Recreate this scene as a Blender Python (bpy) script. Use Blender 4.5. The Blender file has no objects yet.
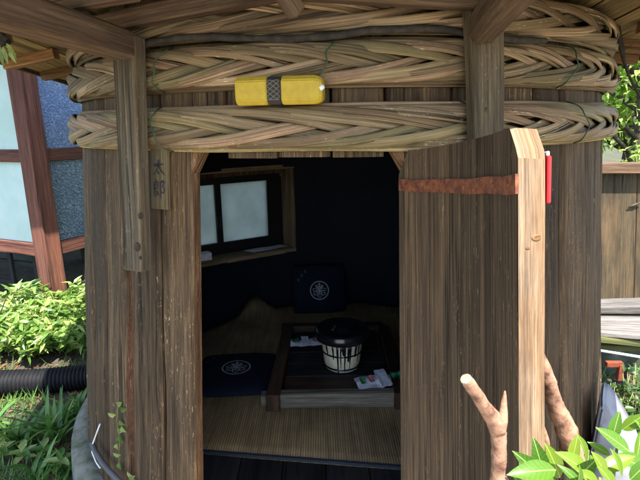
import bpy, bmesh, math, random
from math import sin, cos, pi, radians as rd, sqrt
from mathutils import Vector as V, Matrix, noise

random.seed(7)
S = bpy.context.scene
COL = S.collection

# ------------------------------------------------------------------ camera, sky, sun, exposure
PITCH, ROLL, CAMH, FPX = rd(13.5), .016, 1.75, 490.0
r0, u0, FW = V((1,0,0)), V((0,sin(PITCH),cos(PITCH))), V((0,cos(PITCH),-sin(PITCH)))
RT = r0*cos(ROLL)-u0*sin(ROLL); UP = u0*cos(ROLL)+r0*sin(ROLL)
CAM = V((0,0,CAMH))
cd = bpy.data.cameras.new('camera'); cd.sensor_width = 36; cd.lens = FPX/640*36
cd.clip_start = .02; cd.clip_end = 500
co = bpy.data.objects.new('camera', cd); COL.objects.link(co); S.camera = co
co.matrix_world = Matrix.Translation(CAM) @ Matrix((RT, UP, -FW)).transposed().to_4x4()

SUN_EL, SUN_AZ = rd(64), rd(19)               # azimuth: to the right of straight behind the camera
SDIR = V((sin(SUN_AZ)*cos(SUN_EL), -cos(SUN_AZ)*cos(SUN_EL), sin(SUN_EL)))
w = bpy.data.worlds.new('World'); S.world = w; w.use_nodes = True
nt = w.node_tree; bg = nt.nodes['Background']; sk = nt.nodes.new('ShaderNodeTexSky')
sk.sky_type = 'NISHITA'; sk.sun_disc = False; sk.sun_elevation = SUN_EL
sk.sun_rotation = math.atan2(SDIR.x, SDIR.y)
nt.links.new(sk.outputs[0], bg.inputs[0]); bg.inputs[1].default_value = .14
sl = bpy.data.lights.new('sun', 'SUN'); sl.energy = 4.7; sl.angle = rd(.5); sl.color = (1,.95,.86)
so = bpy.data.objects.new('sun', sl); COL.objects.link(so)
so.rotation_euler = (-SDIR).to_track_quat('-Z', 'Y').to_euler(); so.location = (2,-3,6)
S.view_settings.view_transform = 'Standard'; S.view_settings.look = 'None'
S.view_settings.gamma = 1; S.view_settings.use_curve_mapping = False
S.view_settings.exposure = 2.05
S.render.engine = 'CYCLES'
S.cycles.max_bounces = 8; S.cycles.diffuse_bounces = 5

# ------------------------------------------------------------------ helpers: placing
def ray(x, y): return FW + RT*((x-320)/FPX) + UP*((240-y)/FPX)
def U(x, y, Y):                                # the point at depth Y seen at photo position x, y
    d = ray(x, y); return CAM + d*(Y/d.y)
def UZ(x, y, z):                               # the point at height z
    d = ray(x, y); return CAM + d*((z-CAMH)/d.z)

# ------------------------------------------------------------------ helpers: objects
def tag(o, label=None, cat=None, group=None, kind=None):
    if label: o['label'] = label
    if cat: o['category'] = cat
    if group: o['group'] = group
    if kind: o['kind'] = kind
    return o
def link(name, mesh, mat=None, parent=None):
    o = bpy.data.objects.new(name, mesh); COL.objects.link(o)
    if mat is not None and mesh is not None and len(mesh.materials) == 0: mesh.materials.append(mat)
    if parent is not None:
        o.parent = parent
        o.matrix_parent_inverse = parent.matrix_basis.inverted()
    return o
def thing(name, loc, label, cat, group=None):
    o = bpy.data.objects.new(name, None); COL.objects.link(o); o.location = loc
    o.empty_display_size = .1
    return tag(o, label, cat, group)
def share(name, o, M, parent):                 # a copy that shares mesh data
    c = o.copy(); c.name = name; COL.objects.link(c); c.parent = parent
    c.matrix_parent_inverse = parent.matrix_basis.inverted(); c.matrix_basis = M
    return c

class MB:
    """collects grids and strips; every vertex has a UV in metres (v along the grain)"""
    def __init__(s): s.v=[]; s.f=[]; s.uv=[]; s.sm=[]; s.mi=[]
    def grid(s, fn, nu, nv, smooth=False, flip=False, mi=0):
        b = len(s.v)
        for j in range(nv+1):
            for i in range(nu+1):
                p, t = fn(i/nu, j/nv); s.v.append(tuple(p)); s.uv.append(t)
        for j in range(nv):
            for i in range(nu):
                a = b+j*(nu+1)+i; q = (a, a+1, a+nu+2, a+nu+1)
                s.f.append(q[::-1] if flip else q); s.sm.append(smooth); s.mi.append(mi)
    def poly(s, pts, uvs=None, smooth=False, mi=0):
        b = len(s.v); s.v += [tuple(p) for p in pts]
        s.uv += uvs or [(p[0], p[1]) for p in pts]
        s.f.append(tuple(range(b, b+len(pts)))); s.sm.append(smooth); s.mi.append(mi)
    def tube(s, pts, rad, n=8, caps=True, flat=None, smooth=True, jit=0):
        """tube along pts; rad number or list; flat=(normal, ratio) squashes"""
        m = len(pts); rr = rad if isinstance(rad, (list, tuple)) else [rad]*m
        b = len(s.v); L = 0; ref = None
        for k in range(m):
            t = (V(pts[min(k+1,m-1)])-V(pts[max(k-1,0)])).normalized()
            if ref is None:
                ref = t.orthogonal().normalized()
            ref = (ref - t*ref.dot(t)).normalized(); bi = t.cross(ref)
            if k: L += (V(pts[k])-V(pts[k-1])).length
            for i in range(n):
                a = 2*pi*i/n; q = rr[k]*(1+(random.uniform(-jit,jit) if jit else 0))
                s.v.append(tuple(V(pts[k])+ref*cos(a)*q+bi*sin(a)*q)); s.uv.append((a*rr[k], L))
        for k in range(m-1):
            for i in range(n):
                j = (i+1) % n
                s.f.append((b+k*n+i, b+k*n+j, b+(k+1)*n+j, b+(k+1)*n+i)); s.sm.append(smooth); s.mi.append(0)
        if caps:
            s.f.append(tuple(b+i for i in range(n))[::-1]); s.sm.append(False); s.mi.append(0)
            s.f.append(tuple(b+(m-1)*n+i for i in range(n))); s.sm.append(False); s.mi.append(0)
    def lathe(s, prof, c, n=40, smooth=True):
        b = len(s.v); m = len(prof); L = 0
        for k, (r, z) in enumerate(prof):
            if k: L += math.hypot(r-prof[k-1][0], z-prof[k-1][1])
            for i in range(n):
                a = 2*pi*i/n; s.v.append((c[0]+r*cos(a), c[1]+r*sin(a), c[2]+z)); s.uv.append((a*r, L))
        for k in range(m-1):
            for i in range(n):
                j = (i+1) % n
                s.f.append((b+k*n+i, b+k*n+j, b+(k+1)*n+j, b+(k+1)*n+i)); s.sm.append(smooth); s.mi.append(0)
    def mesh(s, name, mats=None):
        me = bpy.data.meshes.new(name); me.from_pydata(s.v, [], s.f)
        ul = me.uv_layers.new(name='UVMap')
        li = [0]*len(me.loops); me.loops.foreach_get('vertex_index', li)
        fl = [c for i in li for c in s.uv[i]]; ul.data.foreach_set('uv', fl)
        me.polygons.foreach_set('use_smooth', s.sm); me.polygons.foreach_set('material_index', s.mi)
        if mats:
            for m in (mats if isinstance(mats, (list, tuple)) else [mats]): me.materials.append(m)
        me.update(); return me
    def obj(s, name, mat, parent=None): return link(name, s.mesh(name, mat), None, parent)

def fbm(p, sc, amp): return noise.noise(V(p)*sc)*amp

def beam_mesh(name, size, mat, bevel=.004, seg=1, wob=0.0, seed=0, taper=1.0):
    """a timber: size (x,y,z); grain along the longest axis; optional hewn wobble"""
    bm = bmesh.new(); bmesh.ops.create_cube(bm, size=1)
    for v in bm.verts: v.co = V((v.co.x*size[0], v.co.y*size[1], v.co.z*size[2]))
    ax = max(range(3), key=lambda i: size[i])
    if bevel: bmesh.ops.bevel(bm, geom=bm.edges[:], offset=bevel, segments=1, affect='EDGES', profile=.6)
    if seg > 1:
        for k in range(1, seg):
            n = V((0,0,0)); n[ax] = 1; c = V((0,0,0)); c[ax] = size[ax]*(k/seg-.5)
            bmesh.ops.bisect_plane(bm, geom=bm.verts[:]+bm.edges[:]+bm.faces[:], plane_co=c, plane_no=n)
    for v in bm.verts:
        t = v.co[ax]/size[ax]+.5
        for i in range(3):
            if i != ax: v.co[i] *= 1+(taper-1)*t
    ul = bm.loops.layers.uv.new('UVMap')
    oth = [i for i in range(3) if i != ax]
    for f in bm.faces:
        d = max(range(3), key=lambda i: abs(f.normal[i]))
        for l in f.loops:
            c = l.vert.co
            if d == ax: l[ul].uv = (c[oth[0]]*1.0+seed, c[oth[1]]*.3)
            else:
                o = [i for i in oth if i != d][0]; l[ul].uv = (c[o]+d*.37+seed*.13, c[ax]+seed*.71)
    if wob:
        for v in bm.verts:
            q = v.co*1.0; q2 = V((seed*3.1, seed*1.7, 0))
            t = V((0,0,0)); t[ax] = v.co[ax]
            for i in oth:
                v.co[i] += noise.noise(t*3+q2+V((i*9,0,0)))*wob + noise.noise(q*14+q2+V((0,i*7,0)))*wob*.35
    me = bpy.data.meshes.new(name); bm.to_mesh(me); bm.free()
    me.materials.append(mat); return me
def frame_m(c, x, y=None, z=None):
    """matrix with local x along x, z as near z as possible"""
    x = V(x).normalized(); z = V(z or (0,0,1)); y = z.cross(x).normalized(); z = x.cross(y)
    return Matrix.Translation(V(c)) @ Matrix((x, y, z)).transposed().to_4x4()
def timber(name, a, b, wd, ht, mat, parent, bevel=.004, seg=6, wob=.003, up=(0,0,1), seed=None, taper=1.0):
    """beam from a to b, wd sideways, ht along up"""
    a, b = V(a), V(b); sd = random.random()*20 if seed is None else seed
    me = beam_mesh(name, ((b-a).length, wd, ht), mat, bevel, seg, wob, sd, taper)
    me.transform(frame_m((a+b)/2, b-a, None, up))
    return link(name, me, None, parent)

# ------------------------------------------------------------------ materials
def new_mat(name):
    m = bpy.data.materials.new(name); m.use_nodes = True
    t = m.node_tree; b = t.nodes['Principled BSDF']; return m, t, b
def nd(t, typ, **k):
    n = t.nodes.new(typ)
    for a, v in k.items(): setattr(n, a, v)
    return n
def ramp(t, stops, interp='LINEAR'):
    n = t.nodes.new('ShaderNodeValToRGB'); r = n.color_ramp; r.interpolation = interp
    while len(r.elements) < len(stops): r.elements.new(.5)
    for e, (p, c) in zip(r.elements, stops):
        e.position = p; e.color = (*c, 1) if len(c) == 3 else c
    return n
def mixc(t, a, b, fac, typ='MIX'):
    n = t.nodes.new('ShaderNodeMix'); n.data_type = 'RGBA'; n.blend_type = typ; n.clamp_factor = True
    for s, v in ((0, fac), (6, a), (7, b)):
        if hasattr(v, 'is_linked') or hasattr(v, 'links'): t.links.new(v, n.inputs[s])
        elif s == 0: n.inputs[0].default_value = v
        else: n.inputs[s].default_value = (*v, 1)
    return n.outputs[2]
def uvcoord(t, su, sv, rnd=True):
    tc = nd(t, 'ShaderNodeTexCoord'); src = tc.outputs['UV']
    if rnd:
        oi = nd(t, 'ShaderNodeObjectInfo'); m1 = nd(t, 'ShaderNodeMath', operation='MULTIPLY'); m1.inputs[1].default_value = 53.7
        t.links.new(oi.outputs['Random'], m1.inputs[0]); cb = nd(t, 'ShaderNodeCombineXYZ')
        m2 = nd(t, 'ShaderNodeMath', operation='MULTIPLY'); m2.inputs[1].default_value = 17.3
        t.links.new(oi.outputs['Random'], m2.inputs[0])
        t.links.new(m1.outputs[0], cb.inputs[0]); t.links.new(m2.outputs[0], cb.inputs[1])
        t.links.new(m1.outputs[0], cb.inputs[2])
        ad = nd(t, 'ShaderNodeVectorMath', operation='ADD'); t.links.new(src, ad.inputs[0]); t.links.new(cb.outputs[0], ad.inputs[1]); src = ad.outputs[0]
    mu = nd(t, 'ShaderNodeVectorMath', operation='MULTIPLY'); mu.inputs[1].default_value = (su, sv, 1)
    t.links.new(src, mu.inputs[0]); return mu.outputs[0]
def nz(t, vec, scale=1, detail=5, rough=.6, dist=0):
    n = nd(t, 'ShaderNodeTexNoise'); n.inputs['Scale'].default_value = scale; n.inputs['Detail'].default_value = detail
    n.inputs['Roughness'].default_value = rough; n.inputs['Distortion'].default_value = dist
    if vec is not None: t.links.new(vec, n.inputs['Vector'])
    return n.outputs['Fac']
def wood(name, dark, mid, light, gu=110, gv=3.2, dirt=(.03,.028,.022), dirt_amt=.6, fleck=None, rough=.82, bump=.5, var=.35, crack=.8, fine=.55, huev=.0):
    m, t, b = new_mat(name)
    f1 = nz(t, uvcoord(t, gu, gv), 1, 6, .7, .3)
    f2 = nz(t, uvcoord(t, gu*.16, gv*.35), 1, 4, .6, .6)
    f3 = nz(t, uvcoord(t, 5, 1.6), 1, 6, .65)
    r1 = ramp(t, [(.28, dark), (.5, mid), (.74, light)]); t.links.new(f1, r1.inputs[0])
    r2 = ramp(t, [(.3, (.45,.44,.43)), (.5, (.9,.9,.9)), (.72, (1.35,1.3,1.22))]); t.links.new(f2, r2.inputs[0])
    c = mixc(t, r1.outputs[0], r2.outputs[0], .85, 'MULTIPLY')
    r3 = ramp(t, [(.4, (0,0,0)), (.66, (1,1,1))]); t.links.new(f3, r3.inputs[0])
    ms = nd(t, 'ShaderNodeMath', operation='MULTIPLY'); t.links.new(r3.outputs[0], ms.inputs[0]); ms.inputs[1].default_value = dirt_amt
    c = mixc(t, c, dirt, ms.outputs[0])
    f8 = nz(t, uvcoord(t, gu*3.0, gv*4), 1, 3, .7); r8 = ramp(t, [(.3, (.4,.4,.42)), (.5, (.95,.95,.95)), (.7, (1.6,1.5,1.35))]); t.links.new(f8, r8.inputs[0])
    c = mixc(t, c, r8.outputs[0], fine, 'MULTIPLY')
    # drying cracks along the grain
    f4 = nz(t, uvcoord(t, gu*.3, gv*.22), 1, 3, .5, .2)
    rc = ramp(t, [(.47, (0,0,0)), (.495, (1,1,1)), (.505, (1,1,1)), (.53, (0,0,0))]); t.links.new(f4, rc.inputs[0])
    f5 = nz(t, uvcoord(t, 9, 1.1), 1, 3, .5); rk = ramp(t, [(.45, (0,0,0)), (.6, (1,1,1))]); t.links.new(f5, rk.inputs[0])
    mk = nd(t, 'ShaderNodeMath', operation='MULTIPLY'); t.links.new(rc.outputs[0], mk.inputs[0]); t.links.new(rk.outputs[0], mk.inputs[1])
    mk2 = nd(t, 'ShaderNodeMath', operation='MULTIPLY'); t.links.new(mk.outputs[0], mk2.inputs[0]); mk2.inputs[1].default_value = crack
    c = mixc(t, c, tuple(x*.25 for x in dark), mk2.outputs[0])
    if fleck:
        f6 = nz(t, uvcoord(t, 300, 30), 1, 3, .7); rf = ramp(t, [(.63, (0,0,0)), (.68, (1,1,1))]); t.links.new(f6, rf.inputs[0])
        f7 = nz(t, uvcoord(t, 11, 2.4), 1, 4, .6); rg = ramp(t, [(.48, (0,0,0)), (.6, (1,1,1))]); t.links.new(f7, rg.inputs[0])
        mf = nd(t, 'ShaderNodeMath', operation='MULTIPLY'); t.links.new(rf.outputs[0], mf.inputs[0]); t.links.new(rg.outputs[0], mf.inputs[1])
        c = mixc(t, c, fleck, mf.outputs[0])
    oi = nd(t, 'ShaderNodeObjectInfo'); mr = nd(t, 'ShaderNodeMapRange'); t.links.new(oi.outputs['Random'], mr.inputs[0])
    mr.inputs[3].default_value = 1-var; mr.inputs[4].default_value = 1+var
    hs = nd(t, 'ShaderNodeHueSaturation'); t.links.new(c, hs.inputs['Color']); t.links.new(mr.outputs[0], hs.inputs['Value'])
    if huev:
        m3 = nd(t, 'ShaderNodeMath', operation='MULTIPLY'); m3.inputs[1].default_value = 7.31; t.links.new(oi.outputs['Random'], m3.inputs[0]); m4 = nd(t, 'ShaderNodeMath', operation='FRACT'); t.links.new(m3.outputs[0], m4.inputs[0])
        m5 = nd(t, 'ShaderNodeMapRange'); t.links.new(m4.outputs[0], m5.inputs[0]); m5.inputs[3].default_value = .5-huev; m5.inputs[4].default_value = .5+huev; t.links.new(m5.outputs[0], hs.inputs['Hue'])
    t.links.new(hs.outputs[0], b.inputs['Base Color'])
    b.inputs['Roughness'].default_value = rough; b.inputs['Specular IOR Level'].default_value = .25
    sb = nd(t, 'ShaderNodeMath', operation='SUBTRACT'); t.links.new(f1, sb.inputs[0]); t.links.new(mk.outputs[0], sb.inputs[1]); a8 = nd(t, 'ShaderNodeMath', operation='ADD'); t.links.new(sb.outputs[0], a8.inputs[0]); t.links.new(f8, a8.inputs[1])
    bp = nd(t, 'ShaderNodeBump'); bp.inputs['Strength'].default_value = bump; bp.inputs['Distance'].default_value = .004
    t.links.new(a8.outputs[0], bp.inputs['Height']); t.links.new(bp.outputs[0], b.inputs['Normal'])
    return m
def plain(name, c, rough=.6, c2=None, sc=8, metal=0, bump=0, spec=.4, coord='Object', detail=5, lo=.4, hi=.65):
    m, t, b = new_mat(name); tc = nd(t, 'ShaderNodeTexCoord')
    f = nz(t, tc.outputs[coord], sc, detail, .6)
    r = ramp(t, [(lo, c), (hi, c2 or tuple(x*.75 for x in c))]); t.links.new(f, r.inputs[0])
    t.links.new(r.outputs[0], b.inputs['Base Color'])
    b.inputs['Roughness'].default_value = rough; b.inputs['Metallic'].default_value = metal; b.inputs['Specular IOR Level'].default_value = spec
    if bump:
        bp = nd(t, 'ShaderNodeBump'); bp.inputs['Strength'].default_value = bump; bp.inputs['Distance'].default_value = .006
        t.links.new(f, bp.inputs['Height']); t.links.new(bp.outputs[0], b.inputs['Normal'])
    return m
def leafmat(name, c1, c2, c3, trans=.35, rough=.4, spec=.4, veins=False):
    """leaf colour varies with the per-leaf number stored in the UV's u (whole part) ; v runs along the leaf"""
    m, t, b = new_mat(name); at = nd(t, 'ShaderNodeAttribute'); at.attribute_name = 'rnd'
    oi = nd(t, 'ShaderNodeObjectInfo'); ad = nd(t, 'ShaderNodeMath', operation='ADD')
    t.links.new(at.outputs['Fac'], ad.inputs[0]); t.links.new(oi.outputs['Random'], ad.inputs[1])
    fr = nd(t, 'ShaderNodeMath', operation='FRACT'); t.links.new(ad.outputs[0], fr.inputs[0])
    r = ramp(t, [(0, c1), (.5, c2), (1, c3)]); t.links.new(fr.outputs[0], r.inputs[0])
    tc = nd(t, 'ShaderNodeTexCoord'); f = nz(t, tc.outputs['Object'], 30, 3)
    mh = nd(t, 'ShaderNodeMath', operation='MULTIPLY'); t.links.new(f, mh.inputs[0]); mh.inputs[1].default_value = .55
    c = mixc(t, r.outputs[0], tuple(x*.55 for x in c1), mh.outputs[0])
    if veins:
        sx = nd(t, 'ShaderNodeSeparateXYZ'); t.links.new(tc.outputs['Object'], sx.inputs[0]); ab = nd(t, 'ShaderNodeMath', operation='ABSOLUTE'); t.links.new(sx.outputs[0], ab.inputs[0])
        rm = ramp(t, [(.004, (.6,.6,.6)), (.014, (0,0,0))]); t.links.new(ab.outputs[0], rm.inputs[0]); c = mixc(t, c, (.4,.5,.14), rm.outputs[0])
        k1 = nd(t, 'ShaderNodeMath', operation='SUBTRACT'); t.links.new(sx.outputs[1], k1.inputs[0]); t.links.new(ab.outputs[0], k1.inputs[1]); k2 = nd(t, 'ShaderNodeMath', operation='MULTIPLY'); k2.inputs[1].default_value = 58; t.links.new(k1.outputs[0], k2.inputs[0]); k3 = nd(t, 'ShaderNodeMath', operation='SINE'); t.links.new(k2.outputs[0], k3.inputs[0])
        rs = ramp(t, [(.85, (0,0,0)), (.99, (.14,.14,.14))]); t.links.new(k3.outputs[0], rs.inputs[0]); c = mixc(t, c, (.3,.42,.1), rs.outputs[0])
    t.links.new(c, b.inputs['Base Color']); b.inputs['Roughness'].default_value = rough; b.inputs['Specular IOR Level'].default_value = spec
    tr = nd(t, 'ShaderNodeBsdfTranslucent'); hs = nd(t, 'ShaderNodeHueSaturation'); hs.inputs['Value'].default_value = 1.5; hs.inputs['Saturation'].default_value = 1.1
    t.links.new(c, hs.inputs['Color']); t.links.new(hs.outputs[0], tr.inputs[0])
    mx = nd(t, 'ShaderNodeMixShader'); mx.inputs[0].default_value = trans
    t.links.new(b.outputs[0], mx.inputs[1]); t.links.new(tr.outputs[0], mx.inputs[2])
    t.links.new(mx.outputs[0], t.nodes['Material Output'].inputs[0]); return m

M = {}
M['stave'] = wood('stave_wood', (.02,.0125,.007), (.096,.058,.029), (.24,.15,.076), fleck=(.46,.31,.15), dirt=(.05,.034,.02), dirt_amt=.6)
M['stave_cut'] = wood('cut_stave_edge', (.06,.026,.012), (.17,.085,.038), (.32,.19,.095), gu=110, gv=6, dirt_amt=.3, fleck=(.5,.4,.28))
M['door'] = wood('door_wood', (.025,.016,.0095), (.105,.066,.037), (.235,.152,.085), gu=120, gv=2.2, fleck=(.5,.35,.18), dirt=(.055,.04,.028), dirt_amt=.5)
M['door_edge'] = wood('door_edge_wood', (.075,.042,.022), (.18,.11,.06), (.32,.215,.135), gu=120, gv=2.6, dirt=(.36,.29,.22), dirt_amt=.4, var=.05, fine=.7)
M['beam'] = wood('beam_wood', (.055,.031,.018), (.125,.073,.042), (.22,.14,.085), gu=70, gv=2, dirt=(.1,.08,.06), dirt_amt=.4)
M['post'] = wood('post_wood', (.05,.037,.024), (.125,.093,.058), (.22,.168,.108), gu=80, gv=2.4, fleck=(.45,.4,.3), dirt_amt=.4)
M['roof'] = wood('roof_board_wood', (.16,.105,.04), (.3,.2,.085), (.42,.3,.14), gu=60, gv=1.6, dirt_amt=.25)
M['rafter'] = wood('rafter_wood', (.13,.065,.025), (.24,.125,.055), (.33,.19,.09), gu=60, gv=2, dirt_amt=.25)
M['shingle'] = wood('shingle_wood', (.12,.1,.08), (.22,.19,.15), (.32,.28,.23), gu=60, gv=2)
M['bamboo'] = wood('split_bamboo', (.075,.048,.022), (.29,.207,.11), (.53,.42,.26), gu=190, gv=1.2, dirt=(.13,.085,.04), dirt_amt=.8, fleck=(.6,.54,.38), rough=.6, bump=.4, var=.38, crack=1, fine=.6, huev=.02)
M['core'] = plain('hoop_core', (.05,.04,.028), .9, (.02,.017,.012), 30)
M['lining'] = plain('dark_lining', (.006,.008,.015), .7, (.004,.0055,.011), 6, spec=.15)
M['plaque'] = wood('plaque_wood', (.1,.075,.038), (.17,.125,.065), (.24,.18,.1), gu=70, gv=2, dirt_amt=.2, crack=.3, var=.05)
M['ink'] = plain('black_ink', (.022,.024,.024), .8, (.05,.05,.045), 60)
M['winwood'] = wood('window_box_wood', (.16,.11,.065), (.28,.2,.12), (.38,.28,.18), gu=60, gv=2, dirt_amt=.3, var=.1)
M['black'] = plain('black_aluminium', (.01,.01,.012), .4)
M['iron'] = None
m, t, b = new_mat('rusty_iron'); tc = nd(t, 'ShaderNodeTexCoord')
f = nz(t, tc.outputs['Object'], 45, 6, .7); r = ramp(t, [(.3, (.045,.014,.01)), (.5, (.16,.045,.018)), (.7, (.3,.1,.035))]); t.links.new(f, r.inputs[0])
t.links.new(r.outputs[0], b.inputs['Base Color']); b.inputs['Roughness'].default_value = .85
bp = nd(t, 'ShaderNodeBump'); bp.inputs['Strength'].default_value = .6; bp.inputs['Distance'].default_value = .003; t.links.new(f, bp.inputs['Height']); t.links.new(bp.outputs[0], b.inputs['Normal'])
M['iron'] = m
m, t, b = new_mat('frosted_glass')                # pebbled window glass: lets daylight through, hides the view
tr = nd(t, 'ShaderNodeBsdfTranslucent'); tc = nd(t, 'ShaderNodeTexCoord')
f = nz(t, tc.outputs['Object'], 5, 5, .6); r = ramp(t, [(.35, (.7,.76,.72)), (.65, (.88,.92,.87))]); t.links.new(f, r.inputs[0]); t.links.new(r.outputs[0], tr.inputs[0])
b.inputs['Base Color'].default_value = (.5,.52,.5,1); b.inputs['Roughness'].default_value = .4
mx = nd(t, 'ShaderNodeMixShader'); mx.inputs[0].default_value = .8
t.links.new(b.outputs[0], mx.inputs[1]); t.links.new(tr.outputs[0], mx.inputs[2]); t.links.new(mx.outputs[0], t.nodes['Material Output'].inputs[0])
M['frost'] = m
M['concrete'] = plain('mossy_concrete', (.19,.18,.145), .95, (.08,.09,.05), 12, bump=.5, spec=.1)
M['rock'] = plain('grey_stone', (.24,.24,.25), .9, (.16,.16,.18), 7, bump=.5, spec=.15)

def matting():
    m, t, b = new_mat('woven_rush')
    tc = nd(t, 'ShaderNodeTexCoord')
    wv = nd(t, 'ShaderNodeTexWave', wave_type='BANDS', bands_direction='X'); wv.inputs['Scale'].default_value = 26; wv.inputs['Distortion'].default_value = 1.5; wv.inputs['Detail'].default_value = 2
    wy = nd(t, 'ShaderNodeTexWave', wave_type='BANDS', bands_direction='Y'); wy.inputs['Scale'].default_value = 44; wy.inputs['Distortion'].default_value = 1
    t.links.new(tc.outputs['Object'], wv.inputs['Vector']); t.links.new(tc.outputs['Object'], wy.inputs['Vector'])
    mu = nd(t, 'ShaderNodeMath', operation='MULTIPLY'); t.links.new(wv.outputs['Fac'], mu.inputs[0]); t.links.new(wy.outputs['Fac'], mu.inputs[1])
    r = ramp(t, [(0, (.16,.108,.05)), (.4, (.31,.215,.105)), (1, (.48,.345,.18))]); t.links.new(mu.outputs[0], r.inputs[0])
    n = nz(t, tc.outputs['Object'], 3, 5); r2 = ramp(t, [(.35, (.6,.55,.5)), (.65, (1.1,1.08,1))]); t.links.new(n, r2.inputs[0])
    n3 = nd(t, 'ShaderNodeTexNoise'); n3.inputs['Scale'].default_value = 1; mp = nd(t, 'ShaderNodeMapping'); mp.inputs['Scale'].default_value = (60, 3, 1)
    t.links.new(tc.outputs['Object'], mp.inputs[0]); t.links.new(mp.outputs[0], n3.inputs['Vector'])
    r3 = ramp(t, [(.35, (.7,.7,.7)), (.65, (1.2,1.2,1.2))]); t.links.new(n3.outputs[0], r3.inputs[0])
    c = mixc(t, r.outputs[0], r2.outputs[0], 1, 'MULTIPLY'); c = mixc(t, c, r3.outputs[0], .8, 'MULTIPLY')
    t.links.new(c, b.inputs['Base Color']); b.inputs['Roughness'].default_value = .75
    bp = nd(t, 'ShaderNodeBump'); bp.inputs['Strength'].default_value = .5; bp.inputs['Distance'].default_value = .003
    t.links.new(mu.outputs[0], bp.inputs['Height']); t.links.new(bp.outputs[0], b.inputs['Normal']); return m
M['mat'] = matting()
M['binding'] = plain('dark_binding', (.02,.025,.035), .8)
M['navy'] = plain('navy_cloth', (.005,.009,.02), .85, (.004,.007,.015), 25, bump=.15, spec=.15)
M['thread'] = plain('white_thread', (.34,.36,.38), .8, (.26,.28,.3), 90)
M['grey_thread'] = plain('grey_thread', (.05,.065,.1), .8)
M['hearth'] = wood('hearth_wood', (.1,.085,.065), (.19,.165,.13), (.3,.26,.2), gu=70, gv=2, dirt_amt=.35, var=.1)
M['darkwood'] = wood('dark_board', (.03,.015,.009), (.06,.032,.018), (.1,.055,.032), gu=60, gv=2, dirt=(.012,.01,.01), dirt_amt=.7, rough=.5, var=.3)
M['sill'] = wood('blackened_boards', (.006,.006,.008), (.012,.012,.015), (.022,.022,.026), gu=60, gv=2, rough=.5)
M['cream'] = plain('cream_glaze', (.62,.58,.45), .25, (.5,.44,.3), 18, spec=.5)
M['blackglaze'] = plain('black_glaze', (.008,.009,.012), .18, spec=.6)
M['paper'] = plain('white_paper', (.72,.72,.76), .7, (.6,.58,.68), 30)
M['greenprint'] = plain('green_print', (.03,.2,.09), .6)
M['redprint'] = plain('pink_print', (.5,.16,.18), .6)
M['yellow'] = plain('yellow_lacquer', (.5,.35,.03), .5, (.43,.29,.03), 40, spec=.3, bump=.1, detail=8)
M['redpaint'] = plain('red_paint', (.62,.012,.014), .4)
M['whitepl'] = plain('white_plastic', (.8,.8,.78), .4)
M['blackpl'] = plain('black_plastic', (.006,.0065,.008), .6, (.01,.01,.011), 20, spec=.2)
M['greenwire'] = plain('green_wire', (.03,.075,.035), .5)
M['darkrope'] = plain('dark_rope', (.025,.02,.016), .9, (.05,.04,.03), 40)
M['bark_lit'] = plain('peeling_bark', (.3,.17,.11), .85, (.07,.03,.02), 34, bump=.8, detail=8, lo=.42, hi=.68, spec=.15)
M['cutwood'] = plain('cut_wood_end', (.34,.25,.16), .8, (.24,.16,.09), 60)
M['barkdark'] = plain('grey_bark', (.09,.07,.05), .9, (.045,.035,.026), 18, bump=.8)
M['redwood'] = wood('red_stained_wood', (.07,.026,.018), (.125,.05,.034), (.2,.085,.058), gu=60, gv=1.6, dirt=(.1,.04,.03), dirt_amt=.4, var=.12)
M['palepanel'] = plain('pale_panel', (.5,.6,.56), .5, (.4,.53,.47), 2.5)
M['fence'] = wood('fence_wood_shaded', (.034,.026,.015), (.056,.043,.026), (.088,.068,.04), gu=70, gv=1.6, dirt=(.16,.1,.05), dirt_amt=.5, var=.15)  # wood colour darkened to stand in for tree shade on the fence
M['greywood'] = wood('grey_weathered_wood', (.08,.07,.065), (.18,.165,.155), (.32,.3,.29), gu=60, gv=2, dirt_amt=.5)
M['mosswood'] = wood('mossy_wood', (.07,.08,.025), (.14,.15,.05), (.24,.24,.1), gu=50, gv=2, dirt_amt=.4)
M['rustpaint'] = plain('orange_rust', (.2,.04,.015), .9, (.1,.03,.015), 40, bump=.5)
M['tarp'] = plain('dark_mossy_sheet', (.05,.06,.04), .9, (.09,.1,.07), 12)
def speckle(name, c1, c2, c3):
    m, t, b = new_mat(name); tc = nd(t, 'ShaderNodeTexCoord')
    vo = nd(t, 'ShaderNodeTexVoronoi'); vo.inputs['Scale'].default_value = 55; t.links.new(tc.outputs['Object'], vo.inputs['Vector'])
    f = nz(t, tc.outputs['Object'], 42, 5, .8); f2 = nz(t, tc.outputs['Object'], 4, 3)
    r = ramp(t, [(.36, c1), (.54, c2), (.68, c3)]); t.links.new(f, r.inputs[0])
    c = mixc(t, r.outputs[0], c1, f2)
    t.links.new(c, b.inputs['Base Color']); b.inputs['Roughness'].default_value = .25; b.inputs['Specular IOR Level'].default_value = .6
    bp = nd(t, 'ShaderNodeBump'); bp.inputs['Strength'].default_value = .7; bp.inputs['Distance'].default_value = .01
    t.links.new(vo.outputs['Distance'], bp.inputs['Height']); t.links.new(bp.outputs[0], b.inputs['Normal']); return m
M['skyglass'] = speckle('sky_tinted_figured_glass', (.07,.12,.26), (.19,.27,.42), (.72,.76,.8))  # sky reflection painted into the base colour as speckled blue
M['greyglass'] = speckle('grey_figured_glass', (.05,.09,.15), (.16,.22,.27), (.6,.66,.66))
M['dark'] = plain('dark_underfloor', (.014,.015,.016), .9)
M['leaf_bright'] = leafmat('bright_leaf', (.06,.14,.025), (.2,.33,.07), (.5,.56,.2), .42, .3, .5)
M['leaf_tree'] = leafmat('tree_leaf', (.16,.28,.05), (.34,.48,.11), (.58,.64,.25), .55)
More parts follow.
